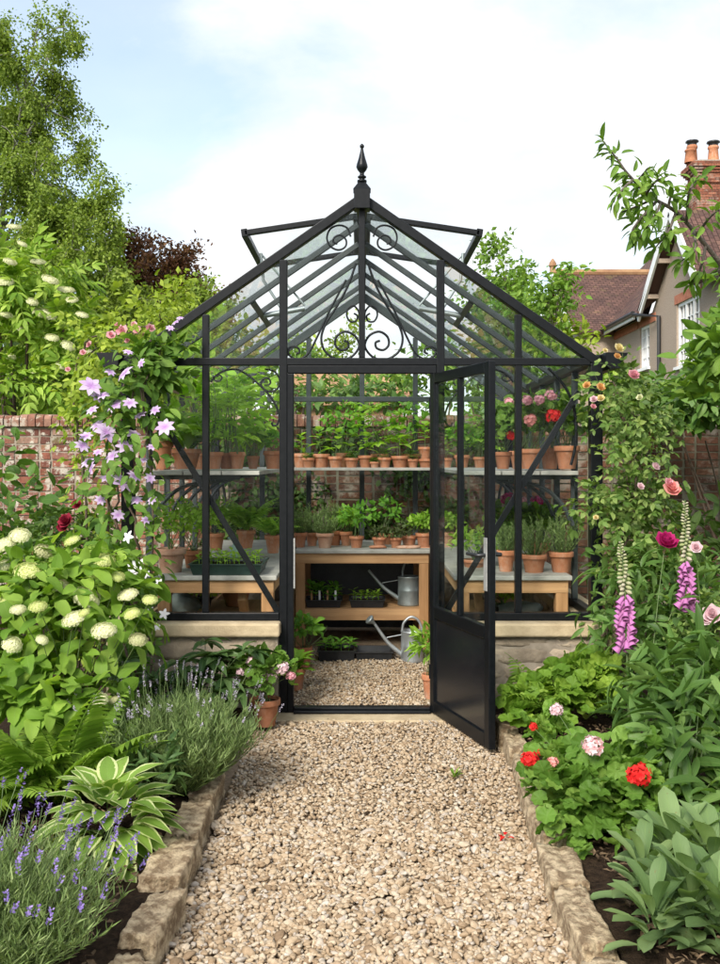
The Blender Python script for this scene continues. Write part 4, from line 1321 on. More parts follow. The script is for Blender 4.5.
# the low staging those stand on
for sx, lab in ((-1, 'rough plank staging under the left bench'), (1, 'rough plank staging under the right bench')):
    x0, x1 = sorted((sx * .62, sx * 1.13)); t = thing('low_staging', lab, 'plank staging', (sx * .87, 6.2, 0))
    g = Geo(); box(g, x0, x1, 5.95, 6.9, .437, .46); build(g, 'plank', M('wood_y'), t, bevel=.003)
    for y in (6.0, 6.85):
        for x in (x0 + .04, x1 - .04):
            g = Geo(); box(g, x - .03, x + .03, y - .03, y + .03, -.01, .4365); build(g, 'leg', M('wood_v'), t)
pot(500, 618, 6.25, 16, 10, 'black pot of trailing leaves under the right bench', 'herb', .14, .12, mat='blackplastic', base=.461, group=GF)
pot(205, 618, 6.5, 16, 12, 'small dark pot of leaves under the left bench', 'herb', .1, .12, mat='blackplastic', base=.461, group=GF)


# ------------------------------------------------------------------ trays and watering cans
def tray(px, d, z, wpx, dep, hgt, label, kind=None, mat='blackplastic', rows=None, ph=.1, tagm=None):
    seedc[0] += 1; r = np.random.default_rng(seedc[0])
    c = at(px, 500, d); c[2] = z; w = wpx * d / F_PX / 2
    t = thing('seed_tray', label, 'seed tray', c)
    g = Geo(); dp = dep / 2; tk = .006
    ring = lambda a, b, zz: [(c[0] - a, c[1] - b, z + zz), (c[0] + a, c[1] - b, z + zz), (c[0] + a, c[1] + b, z + zz), (c[0] - a, c[1] + b, z + zz)]
    V = ring(w * .92, dp * .92, .001) + ring(w, dp, hgt) + ring(w + .008, dp + .008, hgt) + ring(w + .008, dp + .008, hgt + .006) + ring(w - tk, dp - tk, hgt + .006) + ring(w * .92 - tk, dp * .92 - tk, .008)
    F = [(a * 4 + k, a * 4 + (k + 1) % 4, (a + 1) * 4 + (k + 1) % 4, (a + 1) * 4 + k) for a in range(5) for k in range(4)] + [(3, 2, 1, 0), (20, 21, 22, 23)]
    g.add(V, F); build(g, 'tray', M(mat), t)
    if kind:
        g = Geo(); g.add(ring(w * .95, dp * .95, hgt * .72), [(0, 1, 2, 3)]); build(g, 'soil', M('soil'), t)
        nx, ny = rows; k = 0
        for i in range(nx):
            for j in range(ny):
                p = np.array([c[0] + (i + .5 - nx / 2) * 2 * w * .9 / nx, c[1] + (j + .5 - ny / 2) * dep * .9 / ny, z + hgt * .72]) + np.append(r.normal(size=2) * .006, 0)
                gg = Geo(); h = ph * r.uniform(.7, 1.15)
                top = p + np.append(r.normal(size=2) * .008, h)
                tube(gg, [p, top], [.002, .0015], 4)
                n = 6 if kind == 'big' else 5; a = np.arange(n) * 2.4 + r.random() * 6
                D = np.stack([np.cos(a), np.sin(a), np.linspace(.0, .8, n)], 1)
                ll = (.075 if kind == 'big' else .05) * r.uniform(.7, 1.1, n)
                gg.add(*place(T_OV3, p + (top - p) * np.linspace(.55, 1, n)[:, None], D, np.tile([0, 0, 1.], (n, 1)) - D * .25, ll, ll * .62))
                build(gg, 'seedling', M('basil' if kind == 'big' else 'lettuce'), t, True)
        if tagm:
            for i in range(4):
                g = Geo(); x = c[0] + (i - 1.5) * w * .45
                box(g, x - .007, x + .007, c[1] - dp * .7, c[1] - dp * .7 + .002, z + hgt * .6, z + hgt + .075); build(g, 'plant_label', M('whitepaint' if i % 2 else 'wood_v'), t)
    return t


tray(230, 6.02, BZ, 70, .40, .062, 'dark green tray full of pale seedlings on the left bench', 'small', 'greenplastic', (7, 4), .07)
tray(324, 7.68, .301, 35, .24, .055, 'black tray of dark leafy seedlings with plant labels on the lower shelf', 'big', rows=(5, 3), ph=.12, tagm=True)
tray(367, 7.68, .301, 34, .24, .055, 'black tray of sparse small seedlings in the middle of the lower shelf', 'small', rows=(5, 2), ph=.07)
tray(337, 7.12, .005, 36, .26, .07, 'black tray with a few seedlings on the gravel below the bench', 'big', rows=(4, 2), ph=.07)
tray(374, 7.12, .005, 36, .26, .06, 'empty black tray on the gravel next to the lower watering can')


def can(px, py, d, w, h, label, rose, z, mat):
    s = d / F_PX; c = at(px, py, d); c[2] = z; R, H = w * s / 2, h * s
    t = thing('watering_can', label, 'watering can', c)
    g = Geo(); lathe(g, [(0, 0), (R * .98, 0), (R, .01), (R * .985, .022), (R * .97, H * .5), (R * .985, H * .52), (R * .965, H * .54), (R * .95, H * .94), (R * .99, H * .96), (R * .98, H), (R * .9, H * .99), (R * .88, H * .8)], c, 28)
    g.add(*[np.array([(c[0], c[1], z + H * .8)] + [(c[0] + R * .89 * math.cos(a), c[1] + R * .89 * math.sin(a), z + H * .8) for a in np.arange(20) * PI / 10]), [(0, 1 + k, 1 + (k + 1) % 20) for k in range(20)]])
    build(g, 'body', M(mat), t, True)
    tipx = -R - (26 if rose else 29) * s
    a, b = c + [-R * .9, 0, H * .22], c + [tipx + R * .0, -.01, H * (1.22 if rose else 1.2)]
    g = Geo(); tube(g, smooth_path([a, a * .55 + b * .45 + [-.012, 0, -.012], b], 5), np.linspace(.019, .010, 11), 10)
    build(g, 'spout', M(mat), t, True)
    g = Geo(); tube(g, [c + [-R * .9, 0, H * .86], a * .45 + b * .55], .004, 6); build(g, 'spout_brace', M(mat), t, True)
    if rose:
        ax = norm(b - a) + np.array([-.3, -.25, .1])
        g = Geo(); lathe(g, [(.009, -.01), (.012, .012), (.034, .045), (.036, .052), (.03, .058), (.001, .060)], b, 18, ax); build(g, 'rose', M('zinc_dark'), t, True)
    g = Geo()
    if rose:
        tube(g, smooth_path([c + [-R * .85, 0, H], c + [-R * .7, 0, H * 1.25], c + [-R * .1, 0, H * 1.43], c + [R * .55, 0, H * 1.32], c + [R * .93, 0, H]], 6), .009, 8)
    else:
        tube(g, smooth_path([c + [-R * .55, 0, H], c + [-R * .55, 0, H * 1.18], c + [-R * .35, 0, H * 1.42], c + [-R * .05, 0, H * 1.44]], 6), .009, 8)
        tube(g, smooth_path([c + [R * .95, 0, H * .9], c + [R * 1.4, 0, H * .95], c + [R * 1.5, 0, H * .6], c + [R * .98, 0, H * .3]], 6), .008, 8)
    build(g, 'handle', M(mat), t, True)


can(409, 616, 7.72, 23, 29, 'galvanised watering can with a bare spout on the lower bench shelf', False, .301, 'zinc_dark')
can(412, 664, 7.0, 23, 31, 'galvanised watering can with a sprinkler rose standing on the gravel', True, .005, 'zinc')
# ------------------------------------------------------------------ garden plants
R_ = np.random.default_rng


def plant(name, label, cat, loc, group=None):
    return thing(name, label, cat, loc, group)


def lavender(c, rad, h, n, label, spikes, seed, petal='p_lav', fl=1.0):
    r = R_(seed); t = plant('lavender', label, 'lavender', c)
    g, gs = Geo(), Geo()
    tips = needle_stems(g, gs, r, np.array(c), n, rad, h * .85, 24, .045, .0045, rs=.0016)
    build(g, 'foliage', M('lavender'), t, True)
    gf = Geo()
    for i in r.choice(len(tips), spikes, replace=False):
        p, d = tips[i]
        d = norm(d + r.normal(size=3) * .12 + [0, 0, .3]); e = p + d * h * r.uniform(.18, .34)
        tube(gs, [p - d * .04, (p + e) / 2 + r.normal(size=3) * .004, e], .0013, 3, cap=False)
        L = r.uniform(.03, .06) * fl; m = 22
        tt = r.random(m); a = r.uniform(0, 6.28, m)
        x = norm(np.cross(d, [0.3, .5, .1])); y = np.cross(d, x)
        side = np.cos(a)[:, None] * x + np.sin(a)[:, None] * y
        gf.add(*place(T_DM, e + d * (tt * L)[:, None] + side * .002, norm(side * .8 + d * .7), norm(d - side * .3), .0078 * fl, .0062 * fl))
    build(gs, 'stems', M('stem'), t, True)
    o = build(gf, 'flower_spikes', M(petal), t, True); o['kind'] = 'stuff'
    return t


lavender((-1.08, 2.62, .06), .42, .40, 700, 'lavender bush with purple flower spikes at the near left corner', 170, 51, 'p_lav', 1.0)
lavender((-.80, 4.10, .06), .37, .47, 820, 'silvery green lavender bush spilling over the path near the doorway', 110, 52, 'p_lavpale', .75)

# hosta
c = at(108, 838, 3.42); c[2] = .07; r = R_(53); t = plant('hosta', 'hosta with cream edged leaves beside the stone edging', 'hosta', c)
g = Geo(); T_H = T_leaf('ovate', 10, .14, .8, 7, .035, .16)
for ring, (n, el, L) in enumerate(((26, .05, .13), (26, .35, .135), (22, .7, .13), (16, 1.05, .11))):
    a = np.arange(n) * 2 * PI / n + ring * .5 + r.normal(size=n) * .15
    e = el + r.normal(size=n) * .1
    D = np.stack([np.cos(a) * np.cos(e), np.sin(a) * np.cos(e), np.sin(e)], 1)
    st = .06 + .075 * r.random(n)
    P = c + D * st[:, None] + [0, 0, .03 + .03 * ring]
    N = np.stack([-np.cos(a) * np.sin(e), -np.sin(a) * np.sin(e), np.cos(e)], 1) + r.normal(size=(n, 3)) * .12
    s = r.uniform(.85, 1.12, n)
    g.add(*place(T_H, P, D, N, L * s, .088 * s))
build(g, 'leaves', M('hosta'), t, True)
g = Geo(); stems_to(g, r, c, list(c + np.stack([r.normal(0, .04, 14), r.normal(0, .04, 14), r.uniform(.06, .1, 14)], 1)), .004); build(g, 'stems', M('stem'), t, True)


def fern(c, n, L, label, seed, lean=(.7, 1.3), droop=1.0, mat='fern', pairs=22):
    r = R_(seed); t = plant('fern', label, 'fern', c); g = Geo()
    for i in range(n): frond(g, r, np.array(c), i * 2.4 + r.normal() * .3, L * r.uniform(.8, 1.15), r.uniform(*lean), pairs=pairs, droop=droop, w=.28)
    build(g, 'fronds', M(mat), t, True); return t


c = at(62, 800, 3.85); c[2] = .07; fern(c, 15, .56, 'bright green fern behind the hosta with one tall feathery frond', 54, (.85, 1.5), .75)
c = at(2, 800, 3.75); c[2] = .07; fern(c, 18, .50, 'yellow green fern cut by the left edge of the view', 55, droop=1.3)

# small leafy plants between the hosta and the lavender
def bushy(name, label, cat, c, rad, h, n, T, L, W, mat, seed, up=.4, droop=.15, stems=10, blobs=None, inner=.55, group=None, smat='stem', lump=.25, r0=.004, jit=.5, flat=.6):
    r = R_(seed); c = np.array(c, float); t = plant(name, label, cat, c, group)
    g, gs = Geo(), Geo()
    bl = blobs or [(c + [0, 0, h * .52], (rad, rad, h * .5))]
    P = leaf_cloud(g, r, bl, n, T, L, W, up, droop, inner, lump, flat, jit)
    build(g, 'foliage', M(mat), t, True)
    if stems:
        stems_to(gs, r, c, list(P[r.choice(len(P), stems, replace=False)] * .85 + c * .15), r0); build(gs, 'stems', M(smat), t, True)
    return t, r, c


c = at(142, 800, 3.75); c[2] = .07
bushy('leafy_plant', 'low plant with narrow pointed leaves between hosta and lavender', 'leafy plant', c, .15, .26, 130, T_LN, .085, .022, 'hellebore', 56)
c = at(96, 742, 4.05); c[2] = .07
t, r, c = bushy('leafy_plant', 'small plant with faded cream flower clusters behind the tall fern frond', 'leafy plant', c, .16, .34, 110, T_OV, .06, .035, 'geranium', 57)
for px, py in ((96, 728), (100, 700)): inst('flower_head', bloom('dome', 'p_elder'), t, at(px, py, 3.95), .035, (0, -.6, .8))

# hydrangea
c = at(62, 735, 4.35); c[2] = .07; r = R_(58); t = plant('hydrangea', 'large hydrangea with lime and cream flower domes on the left', 'hydrangea', c)
g, gs = Geo(), Geo()
bl = [(at(60, 640, 4.35), (.42, .34, .36)), (at(10, 625, 4.5), (.34, .34, .38)), (at(112, 620, 4.5), (.22, .25, .26)), (at(70, 580, 4.6), (.36, .3, .2)), (at(30, 690, 4.15), (.3, .22, .2))]
bl += [(at(20, 720, 4.0), (.30, .2, .16)), (at(80, 700, 4.1), (.22, .2, .14)), (at(0, 680, 4.3), (.25, .2, .2))]
P = leaf_cloud(g, r, bl, 1150, T_HT, .10, .084, .35, .4, .5, .25, 1.0, .35)
build(g, 'foliage', M('hydrangea'), t, True)
heads = [(20, 536, 26), (72, 541, 24), (28, 571, 28), (86, 598, 30), (60, 586, 20), (12, 645, 24), (8, 598, 22), (38, 607, 22), (104, 631, 24), (138, 640, 22), (74, 619, 24), (84, 613, 16), (104, 561, 26),
         (128, 595, 20), (45, 552, 24), (4, 566, 22), (118, 577, 18), (150, 600, 18), (18, 610, 16), (114, 700, 16), (42, 640, 16), (96, 574, 16), (132, 614, 18), (5, 545, 24)]
for i, (px, py, w) in enumerate(heads):
    d = 4.02 + .28 * (py < 600) + .15 * (py < 570); p = at(px, py, d)
    sc_ = w * d / F_PX / 2 * r.uniform(.75, 1.1)
    inst('flower_head', bloom('dome', ('p_cream', 'p_lime', 'p_lime', 'p_cream', 'p_aged')[i % 5]), t, p, (sc_, sc_ * r.uniform(.8, 1), sc_ * r.uniform(.8, 1.2)), (r.normal() * .25, -.42, .9))
    stems_to(gs, r, c, [p], .004)
build(gs, 'stems', M('stem'), t, True)

# dark leaved hellebore in front of the plinth
c = at(192, 716, 5.12); c[2] = .07; r = R_(59); t = plant('hellebore', 'dark green plant with long fingered leaves in front of the left plinth', 'hellebore', c)
g, gs = Geo(), Geo()
tops = [c + np.array([r.normal() * .20, r.normal() * .08, r.uniform(.15, .42)]) for _ in range(34)]
for p in tops:
    n = 7; a = np.linspace(-1.6, 1.6, n) + r.uniform(0, 6.28)
    D = np.stack([np.cos(a), np.sin(a), r.uniform(-.25, .5, n)], 1)
    g.add(*place(T_LN, np.tile(p, (n, 1)), D, np.tile([0, 0, 1.], (n, 1)) + r.normal(size=(n, 3)) * .25, r.uniform(.10, .16, n), .042))
stems_to(gs, r, c, tops, .004)
build(g, 'foliage', M('hellebore'), t, True); build(gs, 'stems', M('stem'), t, True)

# pelargonium in a pot left of the door
pot(265, 722, 5.22, 31, 27, 'terracotta pot of pale pink pelargonium left of the doorway', 'geranium', .27, .17, group='pots outside', base=.03,
    flowers=[(283, 668, 12, 'p_pale', -.1), (272, 678, 9, 'p_pale', -.1), (252, 661, 9, 'p_pale', -.1), (291, 676, 9, 'p_pink', -.08), (240, 672, 8, 'p_pale', -.1)])


def vine(name, label, cat, base, path, rad, n, T, L, W, mat, seed, woody=3):
    """climber: stems that run up along a path of points with a sleeve of leaves"""
    r = R_(seed); base = np.array(base, float); t = plant(name, label, cat, base)
    gs, g = Geo(), Geo(); Q = smooth_path(path, 6)
    for k in range(woody):
        o = np.cumsum(r.normal(size=(len(Q), 3)) * .018, 0); o -= np.linspace(0, 1, len(Q))[:, None] * o[-1] * .5
        tube(gs, Q + o + r.normal(size=3) * .02, np.linspace(.010, .003, len(Q)), 5)
    i = r.integers(0, len(Q), n); rr = np.array([rad(u) if callable(rad) else rad for u in i / (len(Q) - 1)])
    D = rdir(r, n); D[:, 1] = np.where(D[:, 1] > .3, -D[:, 1], D[:, 1]); D = norm(D)
    P = Q[i] + D * (rr * r.uniform(.25, 1, n) ** .6)[:, None] + r.normal(size=(n, 3)) * .02
    s = r.uniform(.6, 1.15, n)
    g.add(*place(T, P, norm(D * .8 + r.normal(size=(n, 3)) * .5 + [0, 0, -.35]), norm(D * .6 + [0, -.15, .6] + r.normal(size=(n, 3)) * .35), L * s, W * s))
    build(gs, 'stems', M('woodstem'), t, True); build(g, 'foliage', M(mat), t, True)
    return t, r, Q


# clematis on the left corner
pb = at(133, 705, 5.42); pb[2] = .06
t, r, Q = vine('clematis', 'clematis with large lilac star flowers climbing the left corner post', 'clematis', pb,
               [pb, at(130, 640, 5.42), at(128, 560, 5.38), at(126, 480, 5.36), at(130, 420, 5.38), at(140, 375, 5.42), at(160, 348, 5.44)],
               lambda u: .08 + .2 * math.sin(min(1, max(0, (u - .12) / .83)) * PI) ** .6, 820, T_OV, .085, .055, 'clematis', 61)
ge = Geo(); bl = [(at(165, 385, 5.40), (.17, .06, .13)), (at(175, 350, 5.44), (.12, .05, .08))]
leaf_cloud(ge, r, bl, 130, T_OV, .08, .052, .2, .35, .7); build(ge, 'foliage', M('clematis'), t, True)
for px, py, w in ((122, 482, 32), (125, 447, 26), (91, 470, 26), (106, 432, 32), (91, 386, 32), (116, 405, 28), (125, 373, 26), (165, 427, 26), (133, 434, 20), (82, 446, 22), (92, 410, 18), (98, 452, 14), (97, 397, 18),
                  (141, 363, 14), (134, 476, 20), (150, 478, 16), (152, 447, 14), (170, 328, 12), (176, 322, 14), (152, 500, 14), (143, 460, 12), (110, 372, 16), (180, 318, 10), (88, 462, 22), (86, 436, 18), (104, 395, 20), (130, 403, 20), (112, 456, 22), (140, 415, 18), (100, 500, 16), (118, 515, 18), (146, 520, 14), (128, 352, 14), (97, 425, 20), (155, 410, 16), (136, 500, 18), (106, 478, 18)):
    p = at(px, py, 5.17 + r.random() * .08)
    inst('flower', bloom('star', 'p_clem'), t, p, w * 5.2 / F_PX / 2 * .82, (r.normal() * .7, -.7, .3 + r.random() * 1.0))
ge = Geo(); pts = smooth_path([at(*q, 5.28) for q in ((150, 600), (153, 520), (148, 440), (139, 380))], 4); tube(ge, pts, .005, 5); build(ge, 'stems', M('woodstem'), t, True)

pb = at(150, 715, 5.25); pb[2] = .06
t, r, Q = vine('clematis', 'small white flowered climber at the foot of the left corner post', 'clematis', pb, [pb, at(148, 660, 5.26), at(143, 610, 5.26), at(135, 570, 5.26)], .09, 110, T_OV, .06, .04, 'clematis', 62, 2)
for px, py, w in ((139, 567, 18), (125, 567, 13), (128, 537, 13), (164, 614, 11), (159, 583, 9), (152, 592, 8), (149, 606, 9), (157, 627, 8), (146, 574, 9), (134, 572, 12)):
    inst('flower', bloom('star4', 'p_white'), t, at(px, py, 5.12), w * 5.1 / F_PX / 2 * 1.1, (r.normal() * .3, -.9, .35))

# pink rambling rose behind the left gutter
pb = at(96, 560, 6.2); pb[2] = .06
t, r, Q = vine('rambling_rose', 'rambling rose with small pink blooms over the left gutter', 'rose', pb, [pb, at(92, 480, 6.2), at(88, 400, 6.15), at(100, 350, 6.1), at(130, 335, 6.0), at(150, 330, 5.9)],
               lambda u: .1 + .2 * (u > .55), 330, T_ROSE, .15, .14, 'lime', 63)
for px, py, w in ((123, 332, 13), (111, 336, 10), (138, 331, 9), (150, 329, 10), (134, 325, 7), (90, 345, 8), (101, 356, 7), (68, 370, 6), (142, 336, 8), (118, 326, 7), (83, 353, 7), (128, 341, 7)):
    inst('flower', bloom('small', 'p_pink'), t, at(px, py, 5.75), w * 5.75 / F_PX / 2 * 1.1, (r.normal() * .4, -.8, .5))

# dark red rose and dark shrub by the left wall
c = at(88, 640, 6.2); c[2] = .05
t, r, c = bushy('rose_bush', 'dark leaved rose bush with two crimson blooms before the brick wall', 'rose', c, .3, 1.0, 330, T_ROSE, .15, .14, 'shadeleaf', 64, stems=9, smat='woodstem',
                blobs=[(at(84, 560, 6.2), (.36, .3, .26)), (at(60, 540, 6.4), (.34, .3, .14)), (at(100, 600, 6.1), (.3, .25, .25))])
for px, py, w in ((67, 522, 18), (77, 505, 12), (62, 528, 12)): inst('flower', bloom('double', 'p_dark'), t, at(px, py, 5.85), w * 5.85 / F_PX / 2, (r.normal() * .3, -.8, .5))
c = at(10, 640, 7.0); c[2] = .05
bushy('shrub', 'round leaved shrub in front of the weathered wall at the left edge', 'shrub', c, .5, 1.6, 420, T_OV, .13, .09, 'hedge', 65, stems=12, smat='woodstem',
      blobs=[(at(8, 520, 7.0), (.42, .4, .34)), (at(30, 548, 6.9), (.4, .35, .2)), (at(-15, 470, 7.1), (.34, .3, .3)), (at(0, 590, 6.8), (.6, .4, .3))])
c = at(170, 640, 6.2); c[2] = .05

# ------------------------------------------------------------------ right bed
c = at(556, 722, 5.02); c[2] = .07
t, r, c = bushy('lady_mantle', 'bright green scalloped leaf plant in front of the right plinth', 'leafy plant', c, .3, .42, 420, T_LOB, .08, .088, 'mantle', 70, blobs=[(at(562, 700, 5.0), (.25, .2, .15)), (at(530, 712, 4.9), (.16, .16, .12)), (at(590, 690, 5.05), (.16, .15, .18))], inner=.6, stems=16)
c = at(545, 690, 5.0); c[2] = .1; fern(c, 9, .40, 'small yellow green fern growing through the scalloped leaves', 71, (.8, 1.25), .9, 'mantle', 16)

c = at(604, 838, 3.62); c[2] = .07; r = R_(72); t = plant('pelargonium', 'pelargonium with scalloped leaves and scarlet flower heads in the right bed', 'pelargonium', c)
g, gs = Geo(), Geo()
bl = [(at(600, 800, 3.62), (.24, .2, .16)), (at(628, 790, 3.7), (.2, .2, .19)), (at(570, 790, 3.75), (.16, .18, .17)), (at(600, 835, 3.5), (.2, .14, .1)), (at(555, 745, 4.1), (.13, .14, .13))]
leaf_cloud(g, r, bl, 560, T_LOB, .07, .076, .45, .05, .65, .25, .9)
build(g, 'foliage', M('geranium'), t, True)
for px, py, w, m_, d in ((638, 775, 27, 'p_red', 3.42), (529, 759, 19, 'p_red', 3.72), (533, 727, 10, 'p_red', 4.0), (556, 710, 15, 'p_pale', 4.0), (593, 747, 24, 'p_pinkwhite', 3.55), (552, 762, 13, 'p_coral', 3.6), (528, 763, 12, 'p_red', 3.75), (541, 752, 8, 'p_red', 3.75)):
    p = at(px, py, d); inst('flower_head', bloom('ball', m_), t, p, w * d / F_PX / 2 * .95, (r.normal() * .2, -.5, .85)); stems_to(gs, r, c + [0, 0, .05], [p], .0028)
for px, py, d in ((575, 800, 3.5), (560, 830, 3.5), (640, 830, 3.4)): stems_to(gs, r, c, [at(px, py, d)], .003)
build(gs, 'stems', M('stem'), t, True)

c = at(672, 870, 3.75); c[2] = .07
bushy('peony_foliage', 'tall clump of long pointed dark leaves at the right edge', 'leafy plant', c, .3, .8, 620, T_LN, .155, .040, 'peony', 73, .3, .3, 16,
      blobs=[(at(690, 760, 3.8), (.24, .24, .27)), (at(715, 700, 4.0), (.26, .26, .3)), (at(665, 705, 4.3), (.24, .24, .25)), (at(725, 820, 3.6), (.2, .2, .2))], inner=.6, r0=.006)
c = at(650, 760, 4.5); c[2] = .07
t, r, c = bushy('peony', 'peony with a deep magenta bloom in front of the right wall', 'peony', c, .4, .9, 620, T_LN, .12, .034, 'peony', 74, .3, .3, 14,
      blobs=[(at(650, 640, 4.9), (.34, .3, .33)), (at(690, 640, 4.8), (.3, .3, .3)), (at(640, 580, 5.2), (.28, .25, .22)), (at(700, 590, 5.1), (.25, .25, .22))], inner=.6, r0=.005)
for px, py, w, m_ in ((665, 545, 25, 'p_magenta'),): 
    p = at(px, py, 4.75); inst('flower', bloom('peony', m_), t, p, w * 4.75 / F_PX / 2 * 1.05, (.1, -.6, .75)); gs = Geo(); stems_to(gs, r, c, [p], .004); build(gs, 'flower_stalk', M('stem'), t, True)
c = at(712, 720, 4.5); c[2] = .07
t, r, c = bushy('rose_bush', 'rose bush with a soft pink bloom at the right edge', 'rose', c, .2, .6, 150, T_ROSE, .13, .12, 'rose', 75, blobs=[(at(712, 640, 4.6), (.16, .16, .2))], smat='woodstem')
for px, py, w in ((712, 615, 22), (696, 548, 14), (706, 620, 14)):
    p = at(px, py, 4.42); inst('flower', bloom('double', 'p_pale'), t, p, w * 4.42 / F_PX / 2, (-.2, -.8, .4)); gs = Geo(); stems_to(gs, r, c, [p], .003); build(gs, 'flower_stalk', M('stem'), t, True)

# broad grey green leaves, front right
c = at(676, 930, 3.0); c[2] = .07; r = R_(76); t = plant('rosette_plant', 'rosette of broad felted grey green leaves at the near right corner', 'leafy plant', c)
g = Geo(); T_S = T_leaf('obov', 9, .14, .4, 5, .02, .15)
for (px, d, k, sc) in ((676, 3.08, 40, 1.), (714, 3.0, 36, 1.), (644, 3.0, 18, .8), (690, 2.78, 34, .95), (724, 2.7, 30, .95), (655, 2.72, 22, .8)):
    b = at(px, 930, d); b[2] = .08
    a = np.arange(k) * 2.4 + r.random(); e = np.clip(np.linspace(.2, 1.25, k) + r.normal(size=k) * .08, .1, 1.45)
    D = np.stack([np.cos(a) * np.cos(e), np.sin(a) * np.cos(e), np.sin(e)], 1)
    N = np.stack([-np.cos(a) * np.sin(e), -np.sin(a) * np.sin(e), np.cos(e)], 1) + r.normal(size=(k, 3)) * .12
    P = b + D * .03 + np.stack([0 * a, 0 * a, np.linspace(0, .12, k) * sc], 1)
    s = r.uniform(.8, 1.15, k) * sc
    g.add(*place(T_S, P, D, N, .165 * s, .068 * s))
build(g, 'leaves', M('sage'), t, True)
for px, py, d, lb, sd in ((655, 845, 3.45, 'seedling plant with small crinkled leaves between pelargonium and broad leaves', 77),):
    c = at(px, py + 18, d); c[2] = .07
    bushy('leafy_plant', lb, 'leafy plant', c, .10, .16, 90, T_LOB, .045, .04, 'geranium', sd, inner=.7, stems=6)


def foxglove(px, pt, pm, pbm, d, label, seed, lean=0., scale=1.):
    """spike from y=pt (tip) through open bells between pm and pbm"""
    r = R_(seed); base = at(px + lean, 740, d); base[2] = .07
    t = plant('foxglove', label, 'foxglove', base, 'foxgloves in the right bed')
    tip = at(px - lean, pt, d); q = smooth_path([base, at(px + lean * .5, pbm + 20, d), at(px, pm, d), tip], 8)
    g = Geo(); tube(g, q, np.linspace(.008, .0025, len(q)), 6); build(g, 'stem', M('stem'), t, True)
    zt, zm, zb = tip[2], at(px, pm, d)[2], at(px, pbm, d)[2]
    bell = [(.004, 0), (.008, -.005), (.0105, -.02), (.0118, -.034), (.0150, -.044), (.0178, -.0475), (.0145, -.0455), (.0105, -.030), (.007, -.012)]

    def pos(z):
        i = int(np.argmin(abs(q[:, 2] - z))); return np.array([q[i, 0], q[i, 1], z])
    z = zb; k = 0
    while z < zm:
        f = (z - zb) / (zm - zb); s = (1.22 - .4 * f) * r.uniform(.85, 1.12) * scale
        a = k * 2.2 + r.normal() * .3; ax = np.array([math.cos(a), math.sin(a) * .8 - .45, 0]); ax = norm(ax)
        down = norm(ax * .9 + [0, 0, -1.0])
        gg = Geo(); lathe(gg, [(u * s, v * s) for u, v in bell], pos(z) + ax * .008, 10, -down)
        build(gg, 'flower', M('p_fox'), t, True)
        z += .0072; k += 1
    gb = Geo()
    while z < zt - .01:
        f = (z - zm) / (zt - zm); s = (1.15 - .75 * f) * scale
        a = k * 2.2; ax = norm(np.array([math.cos(a), math.sin(a) * .8 - .3, -.4 + f]))
        lathe(gb, [(.001, .03 * s), (.008 * s, .022 * s), (.009 * s, .012 * s), (.003, 0)], pos(z) + ax * .004, 7, ax)
        z += .0065 * (1 - .4 * f); k += 1
    build(gb, 'buds', M('p_foxbud'), t, True)
    gl = Geo(); n = 16; a = r.uniform(0, 6.28, n); zz = np.linspace(.08, zb - .06, n)
    P = np.array([pos(v) for v in zz]); ll = np.linspace(.24, .07, n)
    gl.add(*place(T_LN, P, np.stack([np.cos(a), np.sin(a), np.linspace(.3, .8, n)], 1), np.tile([0, 0, 1.], (n, 1)), ll, ll * .33))
    build(gl, 'leaves', M('peony'), t, True)


foxglove(625, 540, 592, 643, 4.55, 'foxglove spike of purple pink bells beside the right coping', 81, 5)
foxglove(686, 500, 560, 604, 4.65, 'foxglove with a long budding tip beside the magenta peony', 82, 1, .95)

# climbing rose on the right corner
pb = at(604, 715, 5.35); pb[2] = .06
t, r, Q = vine('climbing_rose', 'climbing rose with creamy and pink blooms on the right corner post', 'rose', pb,
               [pb, at(614, 640, 5.38), at(624, 560, 5.36), at(630, 490, 5.36), at(628, 430, 5.40), at(618, 385, 5.45)], lambda u: .05 + .15 * math.sin(min(1, u * 1.05) * PI * .62), 420, T_ROSE, .125, .115, 'rose', 83, 4)
ge = Geo(); bl = [(at(636, 432, 5.6), (.2, .15, .16)), (at(610, 400, 5.3), (.07, .06, .06)), (at(588, 512, 5.22), (.10, .05, .12)), (at(640, 510, 5.4), (.2, .1, .2)), (at(650, 570, 5.4), (.2, .12, .16)), (at(626, 395, 5.6), (.14, .12, .06))]
leaf_cloud(ge, r, bl, 520, T_ROSE, .145, .13, .2, .3, .75, .3); build(ge, 'foliage', M('rose'), t, True)
for px, py, w, m_ in ((671, 490, 20, 'p_coral'), (633, 376, 14, 'p_pink'), (618, 349, 17, 'p_yellow'), (617, 357, 12, 'p_apricot'), (587, 386, 13, 'p_apricot'), (600, 388, 15, 'p_apricot'), (594, 400, 9, 'p_pale'), (601, 399, 13, 'p_yellow'),
                      (596, 518, 9, 'p_yellow'), (640, 487, 9, 'p_pale'), (655, 467, 10, 'p_pale'), (640, 398, 11, 'p_elder'), (593, 407, 7, 'p_pink'), (605, 351, 9, 'p_yellow'), (668, 484, 13, 'p_pink')):
    inst('flower', bloom('double', m_), t, at(px, py, 5.13 + .15 * (py < 380)), w * 5.15 / F_PX / 2 * (.72 if m_ in ('p_yellow', 'p_apricot', 'p_elder') else 1.), (r.normal() * .5, -.7, .5))

